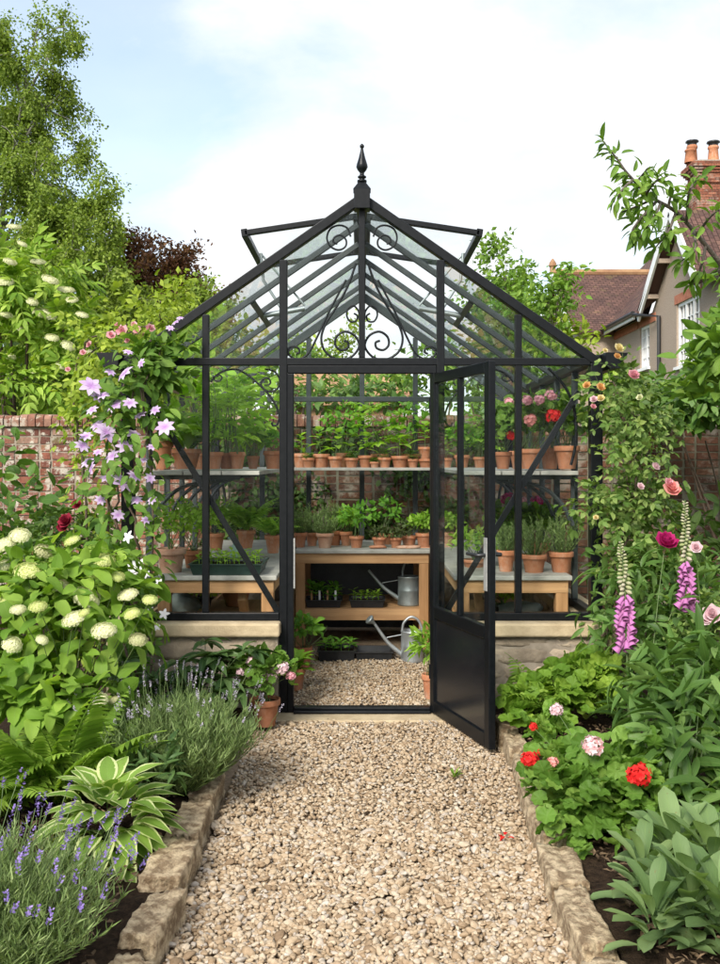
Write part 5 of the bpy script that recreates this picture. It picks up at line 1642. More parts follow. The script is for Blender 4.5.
# shrub that hangs over the right wall
c = at(745, 640, 8.6); c[2] = .0
bushy('shrub', 'large glossy leaved shrub hanging over the brown brick wall', 'shrub', c, .8, 3, 1900, T_OV, .14, .08, 'hedge', 84, .2, .4, 3,
      blobs=[(at(682, 408, 8.3), (.45, .45, .30)), (at(738, 372, 8.2), (.36, .5, .45)), (at(648, 418, 8.6), (.34, .35, .24)), (at(725, 415, 8.0), (.5, .45, .33)), (at(700, 425, 8.1), (.4, .3, .2)), (at(785, 310, 8.3), (.5, .5, .6)), (at(640, 402, 8.9), (.28, .3, .2))], inner=.4, smat='woodstem', r0=.018)
c = at(718, 640, 6.8); c[2] = .05
bushy('shrub', 'dark leaved shrub in front of the brown brick wall at the right edge', 'shrub', c, .3, 1.3, 260, T_LN, .15, .055, 'shadeleaf', 85, .2, .2, 10, blobs=[(at(712, 545, 6.8), (.26, .26, .34)), (at(728, 590, 6.6), (.3, .3, .3)), (at(665, 620, 6.4), (.3, .3, .22))], smat='woodstem')

# apple tree whose branch reaches in from the right
tb = np.array([2.62, 4.9, .0]); r = R_(86); t = thing('apple_tree', 'fruit tree branch with oval leaves reaching in from the upper right', 'tree', tb)
gt, gl = Geo(), Geo()
tr = smooth_path([tb, tb + [-.03, 0, .9], tb + [.05, .05, 1.8], tb + [.0, 0, 2.6], tb + [.1, 0, 3.2]], 5); tube(gt, tr, np.linspace(.09, .03, len(tr)), 10)
br = smooth_path([tb + [.02, 0, 2.0], at(738, 284, 4.75), at(720, 263, 4.7), at(700, 238, 4.66), at(676, 212, 4.62), at(650, 196, 4.6), at(628, 174, 4.56), at(618, 160, 4.54), at(603, 141, 4.52)], 7)
tube(gt, br, np.linspace(.015, .003, len(br)), 7)
T_AP = T_leaf('ovate', 7, .2, .32, 5, .015)


def leafy(path, n, L, r, g, spread=.05, t0=.1, hang=.2):
    P = np.array(path); i = r.uniform(t0, 1, n) * (len(P) - 1.001); k = i.astype(int); f = (i - k)[:, None]
    Q = P[k] * (1 - f) + P[k + 1] * f; tg = norm(P[k + 1] - P[k])
    D = norm(rdir(r, n) + tg * .5 + [0, 0, -hang]); s = r.uniform(.7, 1.15, n)
    Q = Q + D * spread * r.random((n, 1))
    g.add(*place(T_AP, Q, D, norm(np.array([0, -.25, 1]) + r.normal(size=(n, 3)) * .4), L * s, L * .5 * s))


leafy(br[len(br) * 6 // 10:], 46, .066, r, gl, .03, .0, .1)
for s0, ends in ((.45, [(690, 190), (702, 175)]), (.5, [(668, 232), (655, 248)]), (.58, [(655, 215), (640, 238)]), (.62, [(640, 205), (622, 212)]), (.66, [(655, 182), (668, 176)]), (.70, [(640, 178), (648, 168)]), (.34, [(700, 270), (690, 285)]), (.40, [(712, 215), (728, 205)]),
                 (.72, [(622, 190), (618, 200)]), (.55, [(672, 196), (684, 200)]), (.42, [(695, 250), (680, 262)]), (.6, [(638, 222), (630, 235)])):
    p0 = br[int(s0 * (len(br) - 1))]; e = smooth_path([p0] + [at(u, v, 4.55 + r.normal() * .12) for u, v in ends], 4)
    tube(gt, e, np.linspace(.008, .003, len(e)), 5); leafy(e, 24, .068, r, gl, .04, .2)
for k in range(7):
    a = r.uniform(-.5, .8); p0 = tr[int(r.uniform(.5, .98) * (len(tr) - 1))]
    e = smooth_path([p0, p0 + [.3 * math.cos(a), .35 * math.sin(a), .25], p0 + [.75 * math.cos(a), .8 * math.sin(a), .45]], 5); tube(gt, e, np.linspace(.02, .004, len(e)), 6); leafy(e, 45, .085, r, gl, .1)
build(gt, 'trunk', M('bark'), t, True); build(gl, 'leaves', M('apple'), t, True)
# magnolia like shrub below it
c = np.array([2.75, 6.1, .0])
bushy('shrub', 'shrub with long bright leaves below the fruit tree branch', 'shrub', c, .6, 2.4, 520, T_leaf('ovate', 7, .16, .35, 5, .02), .15, .08, 'apple', 87, .2, .1, 4,
      blobs=[(at(752, 340, 6.0), (.25, .34, .30)), (at(712, 396, 6.1), (.25, .3, .17)), (at(750, 375, 5.9), (.4, .4, .36)), (at(745, 285, 6.0), (.2, .25, .2))], smat='woodstem', r0=.016)
# small things lying on the gravel
r = R_(150); p = at(455, 779, 4.43); p[2] = .01
g = Geo(); up_leaves(g, r, p, 14, .05, .03, T_LN4, .05, .012, .9); tag(build(g, 'weed', M('mantle'), smooth=True, loc=p), 'tiny green weed sprouting in the gravel near the open door', 'weed')
for px, py, m_, lb, nm in ((505, 843, 'p_red', 'red petals fallen on the gravel beside the right edging', 'fallen_petals'), (434, 857, 'p_apricot', 'single orange leaf fallen on the middle of the path', 'fallen_leaf')):
    p = at(px, py, 1.44 * F_PX / (py - 460)); p[2] = .02; g = Geo(); k = 5 if 'petals' in nm else 1
    g.add(*place(T_leaf('obov', 4, .2, .2), p + np.stack([r.normal(0, .015, k), r.normal(0, .015, k), r.uniform(0, .008, k)], 1), rdir(r, k) * [1, 1, .2], np.tile([0, 0, 1.], (k, 1)), .025, .02))
    tag(build(g, nm, M(m_), smooth=True, loc=p), lb, 'petals' if k > 1 else 'leaf')
# ground cover that fills the outer parts of both beds
r = R_(160); g = Geo()
bl = [(np.array([sx * x, y, .16 + .12 * r.random()]), (.42, .42, .2 + .16 * r.random())) for sx in (-1, 1) for y in np.arange(2.2, 8.6, .62) for x in (.47 * y + .62, .47 * y + 1.25, .47 * y + 1.9) if x < 3.5]
leaf_cloud(g, r, bl, 5200, T_OV3, .11, .07, .5, .2, .5, .25)
tag(build(g, 'ground_cover', M('clematis'), smooth=True), 'low leafy ground cover filling the outer edges of both beds', 'ground cover', kind='stuff')
# ------------------------------------------------------------------ brick garden wall behind
def brick_wall(name, label, x0, x1, y, h, mat, seed, z0=-.06):
    r = R_(seed); t = thing(name, label, 'brick wall', ((x0 + x1) / 2, y, 0))
    g = Geo(); rows = int(round((h - z0) / .075)); V0 = np.array([(a, b, c) for c in (-.5, .5) for b in (-.5, .5) for a in (-.5, .5)])
    for j in range(rows):
        z = z0 + (j + .5) * .075; x = x0 + (-.11 if j % 2 else 0); k = 0
        while x < x1:
            l = .215 if (k + j) % 2 == 0 else .102
            k += 1; a, b = max(x, x0), min(x + l, x1)
            if b - a > .03:
                w = .10; dx = np.array([(b - a), w, .065])
                V = V0 * dx
                # worn arrises: inset front face
                V[:, 0] *= np.where(V0[:, 1] < 0, 1 - .012 / (b - a), 1); V[:, 2] *= np.where(V0[:, 1] < 0, .93, 1)
                V = V + r.normal(size=V.shape) * .0022
                g.add(V + [(a + b) / 2, y + .05 - .004 + r.normal() * .004, z], BOXF)
            x += l + .0115
    build(g, 'brick_face', M(mat), t)
    g = Geo(); box(g, x0, x1, y + .006, y + .215, z0, h); build(g, 'mortar', M('mortar' if mat == 'oldbrick' else 'mortar_dark'), t)
    g = Geo(); x = x0
    while x < x1:
        w = .066 + r.normal() * .002; hh = .115 + r.normal() * .006; yo = r.normal() * .008
        pr = [(-.035, 0), (-.04, hh * .6), (-.01, hh * .93), (.06, hh), (.19, hh), (.25, hh * .6), (.25, 0)]
        prism(g, [(x, y + a + yo, h + b) for a, b in pr], (w, 0, 0)); x += w + .009
    build(g, 'coping', M('coping'), t, bevel=.006)
    return t


brick_wall('garden_wall', 'old red brick wall with pale lichen and rounded coping on the left', -6.0, -1.6, 9.30, 1.755, 'oldbrick', 91)
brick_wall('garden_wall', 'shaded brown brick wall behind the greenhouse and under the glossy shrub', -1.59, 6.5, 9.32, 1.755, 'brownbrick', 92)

# ------------------------------------------------------------------ trees and shrubs beyond the wall
def big_tree(name, label, base, h, spread, n_br, leaf, mat, seed, bark='bark', weep=.3, start=.25, nl=10, cone=.6, tw=7, az=None, sub=5, r0=None, leafT=None, lw=.6, cat='tree', group=None, lift=.6, csz=.35):
    r = R_(seed); base = np.array(base, float); t = thing(name, label, cat, base, group)
    gt, gl = Geo(), Geo(); r0 = r0 or h * .016
    tk = smooth_path([base, base + [r.normal() * .01 * h, 0, h * .3], base + [r.normal() * .02 * h, r.normal() * .02 * h, h * .65], base + [r.normal() * .03 * h, 0, h * .97]], 6)
    tube(gt, tk, np.linspace(r0, r0 * .15, len(tk)), 8)
    PP, DD = [], []
    for i in range(n_br):
        f = start + (1 - start) * (i + r.random()) / n_br
        p0 = tk[int(f * (len(tk) - 1))]; a = i * 2.4 + r.normal() * .4 if az is None else r.uniform(*az)
        fr = (f - start) / (1 - start)
        L = spread * (1 - cone * fr) * (.55 + .45 * math.sin(min(1, fr * 2.2 + .35) * PI / 2)) * r.uniform(.7, 1.15)
        hd = np.array([math.cos(a), math.sin(a), 0]); el = lift + .5 * fr
        e = p0 + hd * L * math.cos(el) + [0, 0, L * math.sin(el)]
        path = smooth_path([p0, p0 * .55 + e * .45 + [0, 0, .08 * L], e + [0, 0, -weep * L * .15]], 6)
        tube(gt, path, np.linspace(r0 * .38 * (1 - .5 * fr), r0 * .05, len(path)), 5)
        for k in range(sub):
            q0 = path[int(r.uniform(.25, 1) * (len(path) - 1))]
            d2 = norm(hd * .6 + rdir(r, 1)[0] * .9 + [0, 0, .35 - weep * .3]); l2 = L * r.uniform(.22, .45)
            p2 = smooth_path([q0, q0 + d2 * l2 * .6, q0 + d2 * l2 + [0, 0, -weep * l2 * .6]], 4)
            tube(gt, p2, np.linspace(r0 * .10, r0 * .03, len(p2)), 4, cap=False)
            for m in range(tw):
                q1 = p2[int(r.uniform(.2, 1) * (len(p2) - 1))]
                tl = l2 * r.uniform(.3, .7); d3 = norm(rdir(r, 1)[0] + d2 * .5 + [0, 0, -weep * 1.8 + .2])
                u = r.random((nl, 1))
                PP.append(q1 + d3 * tl * u + r.normal(size=(nl, 3)) * leaf * csz * 2.4); DD.append(norm(np.tile(d3, (nl, 1)) * .6 + rdir(r, nl) + [0, 0, -weep]))
    P, D = np.concatenate(PP), np.concatenate(DD); n = len(P); s = r.uniform(.6, 1.2, n)
    gl.add(*place(leafT or T_DM, P, D, norm(rdir(r, n) + [0, -.2, .8]), leaf * s, leaf * lw * s))
    build(gt, 'trunk', M(bark), t, True); build(gl, 'crown', M(mat), t, False)
    return t


# birch, far left: trunk left of the frame edge with its limbs spreading in
b = at(18, 460, 21); b[2] = -.05
big_tree('birch_tree', 'tall loose birch tree with drooping twigs against the sky', b, 9.9, 3.3, 36, .085, 'birch', 101, 'birchbark', .55, .2, 24, .35, 12, sub=9, lift=.55)
b = at(62, 460, 19); b[2] = -.05
big_tree('birch_tree', 'lower olive green birch behind the cream flowered shrub', b, 6.1, 2.5, 30, .09, 'birch', 102, 'birchbark', .5, .15, 24, .45, 11, sub=8, lift=.5)
b = at(163, 460, 24); b[2] = -.05
big_tree('copper_beech', 'dark purple leaved tree behind the greenhouse roof', b, 6.0, 2.5, 30, .12, 'beech', 103, 'bark', .15, .3, 20, .35, 9, sub=8)
b = at(182, 460, 15); b[2] = -.05
big_tree('lime_tree', 'yellow green small tree in front of the purple one', b, 3.5, 1.15, 16, .11, 'lime', 104, 'bark', .1, .2, 10, .3, 7, sub=5, csz=.5)
b = at(120, 460, 13); b[2] = -.05
big_tree('lime_tree', 'low yellow green bush behind the left gutter', b, 2.7, 1.0, 14, .10, 'lime', 105, 'bark', .1, .2, 10, .3, 7, sub=5, csz=.5)

# elder, with flat cream flower heads
c = at(20, 470, 10.6); c[2] = -.05; r = R_(106)
t, r, c = bushy('elder', 'big shrub with flat creamy flower heads above the left wall', 'shrub', c, 1.4, 3.8, 640, T_ELD, .34, .28, 'elder', 106, .2, .45, 16,
      blobs=[(at(10, 330, 10.6), (.75, .7, .75)), (at(60, 360, 10.5), (.5, .5, .45)), (at(-40, 290, 10.8), (.8, .8, .8)), (at(35, 290, 10.7), (.5, .5, .4)), (at(80, 395, 10.3), (.35, .4, .25)), (at(20, 395, 10.2), (.6, .4, .25))], smat='woodstem', r0=.035, inner=.4)
for px, py, w in ((14, 227, 22), (38, 262, 26), (10, 262, 20), (66, 290, 26), (4, 282, 26), (32, 302, 20), (72, 300, 20), (44, 314, 26), (68, 346, 20), (10, 357, 22), (36, 372, 20), (60, 366, 18), (82, 315, 16), (22, 330, 20), (52, 338, 18), (6, 315, 20), (88, 352, 16), (22, 244, 20), (50, 280, 20)):
    d = 9.85 + .25 * r.random(); sc_ = w * d / F_PX / 2 * r.uniform(.6, 1.0); inst('flower_head', bloom('flat', 'p_elder'), t, at(px, py, d), (sc_, sc_ * .8, sc_), (.35 + r.normal() * .2, -.4, .85))
c = at(40, 420, 12.2); c[2] = -.05
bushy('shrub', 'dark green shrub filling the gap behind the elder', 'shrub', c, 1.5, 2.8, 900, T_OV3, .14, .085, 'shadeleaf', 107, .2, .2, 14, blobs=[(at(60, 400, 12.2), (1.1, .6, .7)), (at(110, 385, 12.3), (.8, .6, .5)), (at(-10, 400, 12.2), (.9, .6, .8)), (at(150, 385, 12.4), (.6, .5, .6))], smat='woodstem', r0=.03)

# greenery behind the greenhouse
for i, (px, py, d, rr, n, mt, lb) in enumerate((
        (225, 370, 12.0, (.75, .5, .62), 620, 'lime', 'light green shrub behind the back left corner of the greenhouse'),
        (290, 385, 11.6, (.62, .5, .45), 560, 'apple', 'green shrub seen through the left half of the back glass'),
        (430, 385, 12.2, (.8, .5, .45), 620, 'apple', 'loose green shrub seen through the right half of the back glass'),
        (500, 350, 12.2, (.75, .5, .80), 660, 'apple', 'leafy shrub behind the open door and the right glass'),
        (556, 352, 11.2, (.5, .45, .40), 520, 'lime', 'bright leafy shrub between the greenhouse and the house'),
        (600, 388, 10.6, (.36, .4, .24), 320, 'elder', 'light green bush behind the right gutter'),
        (355, 400, 11.0, (.8, .4, .22), 420, 'hedge', 'low green bush along the top of the wall behind the glass'))):
    c = at(px, 470, d); c[2] = -.05; q = at(px, py, d)
    bushy('shrub', lb, 'shrub', c, 1, 2, n, T_OV3, .125, .075, mt, 110 + i, .25, .2, 14,
          blobs=[(q, rr), (q + [rr[0] * .5, .1, -rr[2] * .5], np.array(rr) * .7), (q + [-rr[0] * .55, 0, -rr[2] * .45], np.array(rr) * .7), (q + [rr[0] * .1, 0, rr[2] * .5], np.array(rr) * .55)], smat='woodstem', r0=.025, lump=.4, inner=.6)
b = at(515, 460, 11.4); b[2] = -.05
big_tree('sapling', 'thin upright sapling with sparse twigs left of the house roof', b, 3.72, .75, 12, .085, 'apple', 121, 'bark', .0, .35, 9, .5, 4, sub=4, lift=.95, leafT=T_OV3, r0=.03)
b = at(551, 460, 11.0); b[2] = -.05
big_tree('sapling', 'second thin sapling whose twigs cross the house roof edge', b, 3.62, .7, 12, .085, 'apple', 122, 'bark', .0, .35, 9, .5, 4, sub=4, lift=.95, leafT=T_OV3, r0=.03)
b = at(510, 460, 17); b[2] = -.05
big_tree('garden_tree', 'mid green tree behind the right half of the greenhouse roof', b, 4.7, 1.3, 16, .11, 'apple', 123, 'bark', .1, .2, 11, .3, 8, sub=5)
b = at(212, 460, 18); b[2] = -.05
big_tree('garden_tree', 'pale green tree behind the left half of the greenhouse roof', b, 4.4, 1.4, 16, .11, 'birch', 124, 'bark', .1, .2, 11, .3, 8, sub=5)
b = at(330, 460, 19); b[2] = -.05
big_tree('garden_tree', 'low green tree seen below the gable scrollwork', b, 3.4, 1.5, 14, .11, 'lime', 125, 'bark', .1, .2, 10, .3, 8, sub=5)

# dark leaves added to stand in for shade and moss on the wall
c = np.array([-.2, 9.2, 0.]); r = R_(140)
bushy('shade_leaves', 'dark leaves added for shade and moss on the wall behind the back glass', 'shade_leaves', c, 1, 1.8, 3200, T_leaf('heart', 5, .14, .2), .06, .055, 'shadeleaf', 140, .0, .4, 0,
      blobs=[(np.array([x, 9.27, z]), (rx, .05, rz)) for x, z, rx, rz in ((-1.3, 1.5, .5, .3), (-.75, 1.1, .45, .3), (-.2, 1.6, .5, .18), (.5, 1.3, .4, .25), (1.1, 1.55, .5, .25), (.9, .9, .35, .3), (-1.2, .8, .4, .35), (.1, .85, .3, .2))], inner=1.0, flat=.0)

# brick outbuilding glimpsed through the back glass
t = thing('outbuilding', 'low orange brick outbuilding glimpsed through the back glass', 'outbuilding', at(352, 460, 14.5) * [1, 1, 0])
cx = at(352, 460, 14.5)[0]; g = Geo(); box(g, cx - .75, cx + .75, 14.5, 16.5, -.05, 2.3); build(g, 'wall', M('ridge'), t)
g = Geo(); prism(g, [(cx - .9, 14.35, 2.3), (cx - .9, 15.5, 2.95), (cx - .9, 16.65, 2.3), (cx - .9, 16.65, 2.24), (cx - .9, 14.35, 2.24)], (1.8, 0, 0)); build(g, 'roof', M('ridge'), t)

# ------------------------------------------------------------------ house
XW = 7.0
house = thing('house', 'tile roofed house with a white gable and tall brick chimney', 'house', (9, 26, 0))
HB = lambda n, g, m, p=None, **k: build(g, n, M(m), p or house, **k)
ZEV = 5.0


def roof_plane(g, a, b, c, d):
    """a,b along the eave, c,d along the ridge (c above b); uv in metres"""
    A, B, C, D = [np.array(q, float) for q in (a, b, c, d)]
    u = norm(B - A); n = norm(np.cross(u, D - A)); v = np.cross(n, u)
    P = [A, B, C, D]; U = [((p - A) @ u + 20, (p - A) @ v + 20) for p in P]
    g.add(P, [(0, 1, 2, 3)], U)


def slab(g, a, b, c, d, t=.09):
    A, B, C, D = [np.array(q, float) for q in (a, b, c, d)]
    n = norm(np.cross(B - A, D - A)); n = n * np.sign(n[2])
    roof_plane(g, a, b, c, d)
    lo = [p - n * t for p in (A, B, C, D)]
    V = [A, B, C, D] + lo
    g.add(V, [(0, 4, 5, 1), (1, 5, 6, 2), (2, 6, 7, 3), (3, 7, 4, 0), (4, 7, 6, 5)], [(20, 20)] * 8)


# walls (window openings as recesses: frames stand proud in front of dark glass)
ga, gb_, gap = 19.72, 23.8, 21.45
g = Geo()
W1 = (23.9, 24.73, 3.72, 4.76); W2 = (20.35, 21.85, 3.5, 4.90)


def wall_strip(y0, y1, z0, z1, th=.3): box(g, XW, XW + th, y0, y1, z0, z1)


for (ya, yb, za, zb), (s0, s1) in ((W2, (15.0, 23.0)), (W1, (23.0, 33.3))):
    wall_strip(s0, ya, -.05, ZEV); wall_strip(yb, s1, -.05, ZEV); wall_strip(ya, yb, -.05, za); wall_strip(ya, yb, zb, ZEV)
box(g, XW + .301, 14, 33.0, 33.3, -.05, ZEV); box(g, XW + .301, 14, 15, 15.3, -.05, ZEV); box(g, 13.7, 14, 15.301, 32.99, -.05, ZEV)
HB('wall', g, 'render_')
g = Geo(); prism(g, [(XW + .0, ga + .12, ZEV + .001), (XW, gb_ - .12, ZEV + .001), (XW, gap, ZEV + 1.72)], (.28, 0, 0)); HB('gable_wall', g, 'render_')
for (ya, yb, za, zb), nb in ((W1, 2), (W2, 3)):
    g = Geo(); box(g, XW + .10, XW + .13, ya, yb, za, zb); pane_ = HB('window', g, 'houseglass')
    g = Geo(); f = .07
    for q in ((ya, ya + f, za, zb), (yb - f, yb, za, zb), (ya + f, yb - f, za, za + f), (ya + f, yb - f, zb - f, zb)): box(g, XW + .04, XW + .098, *q)
    for i in range(1, nb): yc = ya + (yb - ya) * i / nb; box(g, XW + .045, XW + .097, yc - .04, yc + .04, za + f, zb - f)
    for i in range(nb):
        y_a = ya + (yb - ya) * i / nb; w = (yb - ya) / nb
        box(g, XW + .06, XW + .096, y_a + w / 2 - .012, y_a + w / 2 + .012, za + f, zb - f)
        for k in range(1, 4): zz = za + (zb - za) * k / 4; box(g, XW + .062, XW + .095, y_a + .04, y_a + w - .04, zz - .012, zz + .012)
    build(g, 'frame', M('whitepaint'), pane_)
    g = Geo(); box(g, XW - .06, XW + .099, ya - .05, yb + .05, za - .07, za - .001); build(g, 'sill', M('whitepaint'), pane_)
    g = Geo(); box(g, XW - .012, XW + .05, ya - .12, yb + .12, zb + .001, zb + .20); build(g, 'lintel', M('lintel'), pane_)
g = Geo(); box(g, XW - .02, XW + .05, 24.9, 29, ZEV - .24, ZEV - .04); box(g, XW - .02, XW + .05, 23.4, 23.75, ZEV - .24, ZEV - .04); HB('brick_band', g, 'lintel')
# main roof: eave at XW-.3, ridge at X 10.5
XR, ZRG, XE = 10.5, 9.0, XW - .35
mz = lambda x: ZEV + (x - XE) * (ZRG - ZEV) / (XR - XE)
g = Geo(); slab(g, (XE, 33.6, ZEV), (XE, gb_ - .1, ZEV), (XR, gb_ - .1, ZRG), (XR, 33.6, ZRG))
slab(g, (XE, ga + .1, ZEV), (XE, 14.6, ZEV), (XR, 14.6, ZRG), (XR, ga + .1, ZRG))
xg = XE + (1.85) * (XR - XE) / (ZRG - ZEV)
slab(g, (xg, gb_ - .1, mz(xg)), (xg, ga + .1, mz(xg)), (XR, ga + .1, ZRG), (XR, gb_ - .1, ZRG))
slab(g, (14.3, 14.6, ZEV), (14.3, 33.6, ZEV), (XR, 33.6, ZRG), (XR, 14.6, ZRG))
HB('roof', g, 'rooftile')
g = Geo(); slab(g, (XW - .25, gb_ + .05, ZEV + .03), (XW - .25, gap, ZEV + 1.9), (xg + .6, gap, ZEV + 1.9), (XE + .02, gb_ + .05, ZEV + .03)); slab(g, (XW - .25, gap, ZEV + 1.9), (XW - .25, ga - .05, ZEV + .03), (XE + .02, ga - .05, ZEV + .03), (xg + .6, gap, ZEV + 1.9)); HB('gable_roof', g, 'rooftile')
for y1, lb in ((gb_ + .1, ''), (ga - .1, '')):
    g = Geo(); beam(g, (XW - .28, y1, ZEV - .12), (XW - .28, gap + (.0), ZEV + 1.86), .05, .22, (0, .3, 1)); HB('bargeboard', g, 'whitepaint')
for f in (.25, .62):
    g = Geo(); y_, z_ = gb_ * (1 - f) + gap * f, ZEV + 1.8 * f - .15; box(g, XW - .25, XW + .0, y_ - .05, y_ + .05, z_ - .05, z_ + .05); HB('purlin', g, 'render_')
g = Geo(); box(g, XE - .02, XE + .03, gb_ + .2, 27.2, ZEV - .12, ZEV + .0); HB('fascia', g, 'whitepaint')
g = Geo(); tube(g, [(XE - .06, gb_ + .1, ZEV + .01), (XE - .06, 31.2, ZEV + .01)], .06, 8); HB('gutter', g, 'iron')
g = Geo(); tube(g, [(XW - .06, 22.95, 0), (XW - .06, 22.95, ZEV - .2), (XE - .04, 23.9, ZEV - .02)], .045, 8); HB('drainpipe', g, 'iron')
g = Geo(); tube(g, [(XR, 14.6, ZRG + .04), (XR, 33.6, ZRG + .04)], .11, 8); HB('ridge_tiles', g, 'ridge')
# lower wing at the far end, its roof facing the garden
XA, YR, ZW = 5.75, 29.6, 7.06
g = Geo(); box(g, XA + .25, XW - .001, 27.2, 32, -.05, ZEV); prism(g, [(XA + .25, 27.2, ZEV + .002), (XA + .25, 32, ZEV + .002), (XA + .25, YR, ZW - .15)], (.25, 0, 0)); HB('wing_wall', g, 'render_')
g = Geo(); slab(g, (XA, 26.9, ZEV - .05), (XE + .25, 26.9, ZEV - .05), (9.0, YR, ZW), (XA, YR, ZW)); slab(g, (9.0, YR, ZW), (9.0, 32.3, ZEV - .05), (XA, 32.3, ZEV - .05), (XA, YR, ZW)); HB('wing_roof', g, 'rooftile')
g = Geo(); tube(g, [(XA - .02, YR, ZW + .03), (8.9, YR, ZW + .03)], .10, 8); HB('ridge_tiles', g, 'ridge')
g = Geo(); beam(g, (XA - .03, 26.85, ZEV - .1), (XA - .03, YR, ZW - .04), .05, .2); HB('bargeboard', g, 'whitepaint')
g = Geo(); lathe(g, [(.09, 0), (.09, .15), (.13, .2), (.10, .3), (.02, .42)], (XA, YR, ZW + .03), 8); HB('roof_finial', g, 'ridge')
# chimney
ch_x0, ch_x1, cy0, cy1 = 9.72, 11.5, 28.5, 29.3
g = Geo(); r = R_(130)


def brick_box(x0, x1, y0, y1, z0, z1):
    z = z0
    while z < z1 - .01:
        h_ = .075
        for (p, q, fx) in (((x0, y0), (x1, y0), 0), ((x0, y1), (x0, y0), 1)):
            L = (x1 - x0) if fx == 0 else (y1 - y0); s = -.11 * (int(z * 13.33) % 2)
            while s < L:
                a_, b_ = max(0, s), min(L, s + .215)
                if b_ - a_ > .03:
                    if fx == 0: box(g, x0 + a_, x0 + b_, y0 - .012, y0 + .03, z, z + .064)
                    else: box(g, x0 - .012, x0 + .03, y0 + a_ + .031, y0 + b_, z, z + .064)
                s += .226
        z += h_


brick_box(ch_x0, ch_x1, cy0, cy1, 8.4, 9.490); brick_box(ch_x0 - .06, ch_x1 + .06, cy0 - .06, cy1 + .06, 9.490, 9.640); brick_box(ch_x0, ch_x1, cy0, cy1, 9.640, 9.790)
brick_box(ch_x0 - .05, ch_x1 + .05, cy0 - .05, cy1 + .05, 9.790, 9.860); brick_box(ch_x0 - .10, ch_x1 + .10, cy0 - .10, cy1 + .10, 9.865, 9.935); brick_box(ch_x0 - .15, ch_x1 + .15, cy0 - .15, cy1 + .15, 9.940, 10.090)
ch = HB('chimney', g, 'chimbrick')
g = Geo()
for a, z0, z1 in ((0, 7.5, 9.490), (.055, 9.491, 9.640), (.0, 9.641, 9.790), (.045, 9.791, 9.860), (.095, 9.861, 9.935), (.145, 9.936, 10.090)): box(g, ch_x0 - a, ch_x1 + a, cy0 - a, cy1 + a, z0, z1)
build(g, 'core', M('mortar'), ch)
g = Geo(); lo = [(ch_x0 - .14, cy0 - .14), (ch_x1 + .14, cy0 - .14), (ch_x1 + .14, cy1 + .14), (ch_x0 - .14, cy1 + .14)]; hi = [(ch_x0 + .15, cy0 + .15), (ch_x1 - .15, cy0 + .15), (ch_x1 - .15, cy1 - .15), (ch_x0 + .15, cy1 - .15)]
g.add([(x, y, 10.091) for x, y in lo] + [(x, y, 10.210) for x, y in hi], [(k, (k + 1) % 4, 4 + (k + 1) % 4, 4 + k) for k in range(4)] + [(4, 5, 6, 7)]); build(g, 'flaunching', M('mortar'), ch)
for i, (x, h, cap) in enumerate(((9.66, .40, 0), (9.80, .60, 1), (10.34, .50, 1), (10.8, .45, 0))):
    y = cy0 + .4 + .25 * (i % 2)
    g = Geo(); lathe(g, [(.17, 0), (.16, .1), (.135, h * .8), (.16, h * .84), (.16, h * .95), (.13, h), (.10, h), (.10, h - .2)], (x, y, 10.180), 14); cp = build(g, 'chimney_pot', M('terracotta'), ch, True)
    if cap:
        g = Geo(); lathe(g, [(.14, h - .005), (.14, h + .06), (.2, h + .09), (.18, h + .13), (.001, h + .15)], (x, y, 10.180), 12); build(g, 'cowl', M('iron'), cp, True)

# ------------------------------------------------------------------ light and camera
SUN = norm(np.array([-.34, -.76, .64]))
w = bpy.data.worlds.new('World'); scene.world = w; w.use_nodes = True; nt = w.node_tree; nt.nodes.clear()
N_ = lambda t_, **k: (lambda n: ([setattr(n, a, b) for a, b in k.items()], n)[1])(nt.nodes.new('ShaderNode' + t_))
sky = N_('TexSky', sky_type='NISHITA', sun_disc=False, sun_elevation=math.asin(SUN[2]), sun_rotation=math.atan2(SUN[0], SUN[1]) % (2 * PI), altitude=50, air_density=1.0, dust_density=1.2, ozone_density=1.0)
tc = N_('TexCoord'); sep = N_('SeparateXYZ'); nt.links.new(tc.outputs['Generated'], sep.inputs[0])


def mth(op, a, b=0., clamp=False):
    n = N_('Math', operation=op, use_clamp=clamp)
    for s, v in ((n.inputs[0], a), (n.inputs[1], b)):
        if hasattr(v, 'is_output'): nt.links.new(v, s)
        else: s.default_value = v
    return n.outputs[0]


zc = mth('ADD', mth('MAXIMUM', sep.outputs[2], 0.0), .22)
cv = N_('CombineXYZ'); nt.links.new(mth('DIVIDE', sep.outputs[0], zc), cv.inputs[0]); nt.links.new(mth('DIVIDE', sep.outputs[1], zc), cv.inputs[1])
mp = N_('Mapping'); mp.inputs['Location'].default_value = (3.3, 1.7, 0.4); nt.links.new(cv.outputs[0], mp.inputs[0])
nz = N_('TexNoise'); nz.inputs['Scale'].default_value = 1.25; nz.inputs['Detail'].default_value = 9; nz.inputs['Roughness'].default_value = .55; nz.inputs['Distortion'].default_value = .25
nt.links.new(mp.outputs[0], nz.inputs['Vector'])
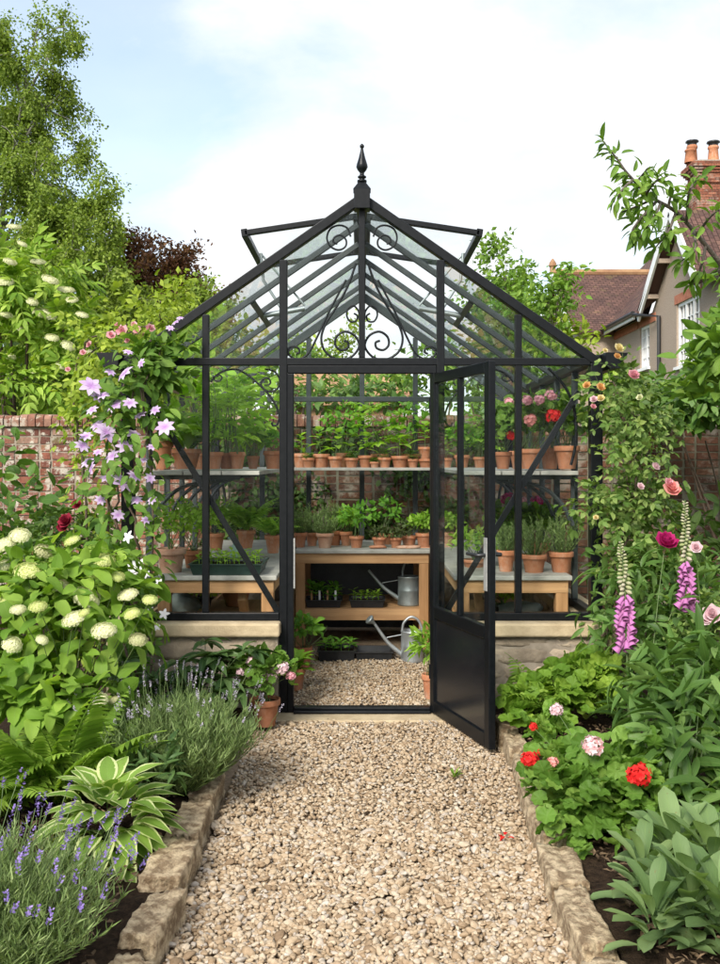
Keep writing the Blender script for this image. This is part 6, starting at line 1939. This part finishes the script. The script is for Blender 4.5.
# cloud cover is thinner to the left of the garden
thin = mth('MULTIPLY', mth('SUBTRACT', 0.06, sep.outputs[0]), .66, True)
cov = N_('ValToRGB'); nt.links.new(mth('SUBTRACT', nz.outputs[0], thin), cov.inputs[0])
cov.color_ramp.elements[0].position = .30; cov.color_ramp.elements[0].color = (.38, .38, .38, 1); cov.color_ramp.elements[1].position = .44
nz2 = N_('TexNoise'); nz2.inputs['Scale'].default_value = 2.2; nz2.inputs['Detail'].default_value = 7; nt.links.new(mp.outputs[0], nz2.inputs['Vector'])
cl = N_('ValToRGB'); nt.links.new(nz2.outputs[0], cl.inputs[0])
cl.color_ramp.elements[0].position = .3; cl.color_ramp.elements[0].color = (.73, .80, .88, 1); cl.color_ramp.elements[1].position = .62; cl.color_ramp.elements[1].color = (1.0, 1.0, 1.0, 1)
bg1 = N_('Background'); bg1.inputs['Strength'].default_value = .08
bg2 = N_('Background'); bg2.inputs['Strength'].default_value = .33
nt.links.new(sky.outputs[0], bg1.inputs[0]); nt.links.new(cl.outputs[0], bg2.inputs[0])
mx = N_('MixShader'); nt.links.new(cov.outputs[0], mx.inputs[0]); nt.links.new(bg1.outputs[0], mx.inputs[1]); nt.links.new(bg2.outputs[0], mx.inputs[2])
ow = N_('OutputWorld'); nt.links.new(mx.outputs[0], ow.inputs[0])

ld = bpy.data.lights.new('sun', 'SUN'); ld.energy = 1.5; ld.angle = math.radians(20); ld.color = (1, .95, .86)
lo_ = bpy.data.objects.new('sun', ld); COL.objects.link(lo_); lo_.rotation_euler = Vector(SUN).to_track_quat('Z', 'Y').to_euler(); lo_.location = (-6, -6, 12)

cd = bpy.data.cameras.new('camera'); co = bpy.data.objects.new('camera', cd); COL.objects.link(co)
co.location = (0, 0, HZ); co.rotation_euler = (PI / 2, 0, 0)
cd.sensor_fit = 'VERTICAL'; cd.sensor_height = 36; cd.lens = 36 * F_PX / 964
cd.shift_x = -(CX - 360) / 964; cd.shift_y = -(482 - CY) / 964
cd.clip_start = .05; cd.clip_end = 1000
scene.camera = co
scene.view_settings.view_transform = 'Standard'
scene.view_settings.look = 'None'
scene.view_settings.exposure = 1.9
scene.view_settings.gamma = 1
scene.view_settings.use_curve_mapping = False
scene.render.engine = 'CYCLES'
cy = scene.cycles
cy.max_bounces = 9; cy.diffuse_bounces = 4; cy.glossy_bounces = 3; cy.transmission_bounces = 5; cy.transparent_max_bounces = 28
cy.sample_clamp_indirect = 6; cy.use_adaptive_sampling = True; cy.adaptive_threshold = .015; cy.use_denoising = True
cy.caustics_reflective = False; cy.caustics_refractive = False
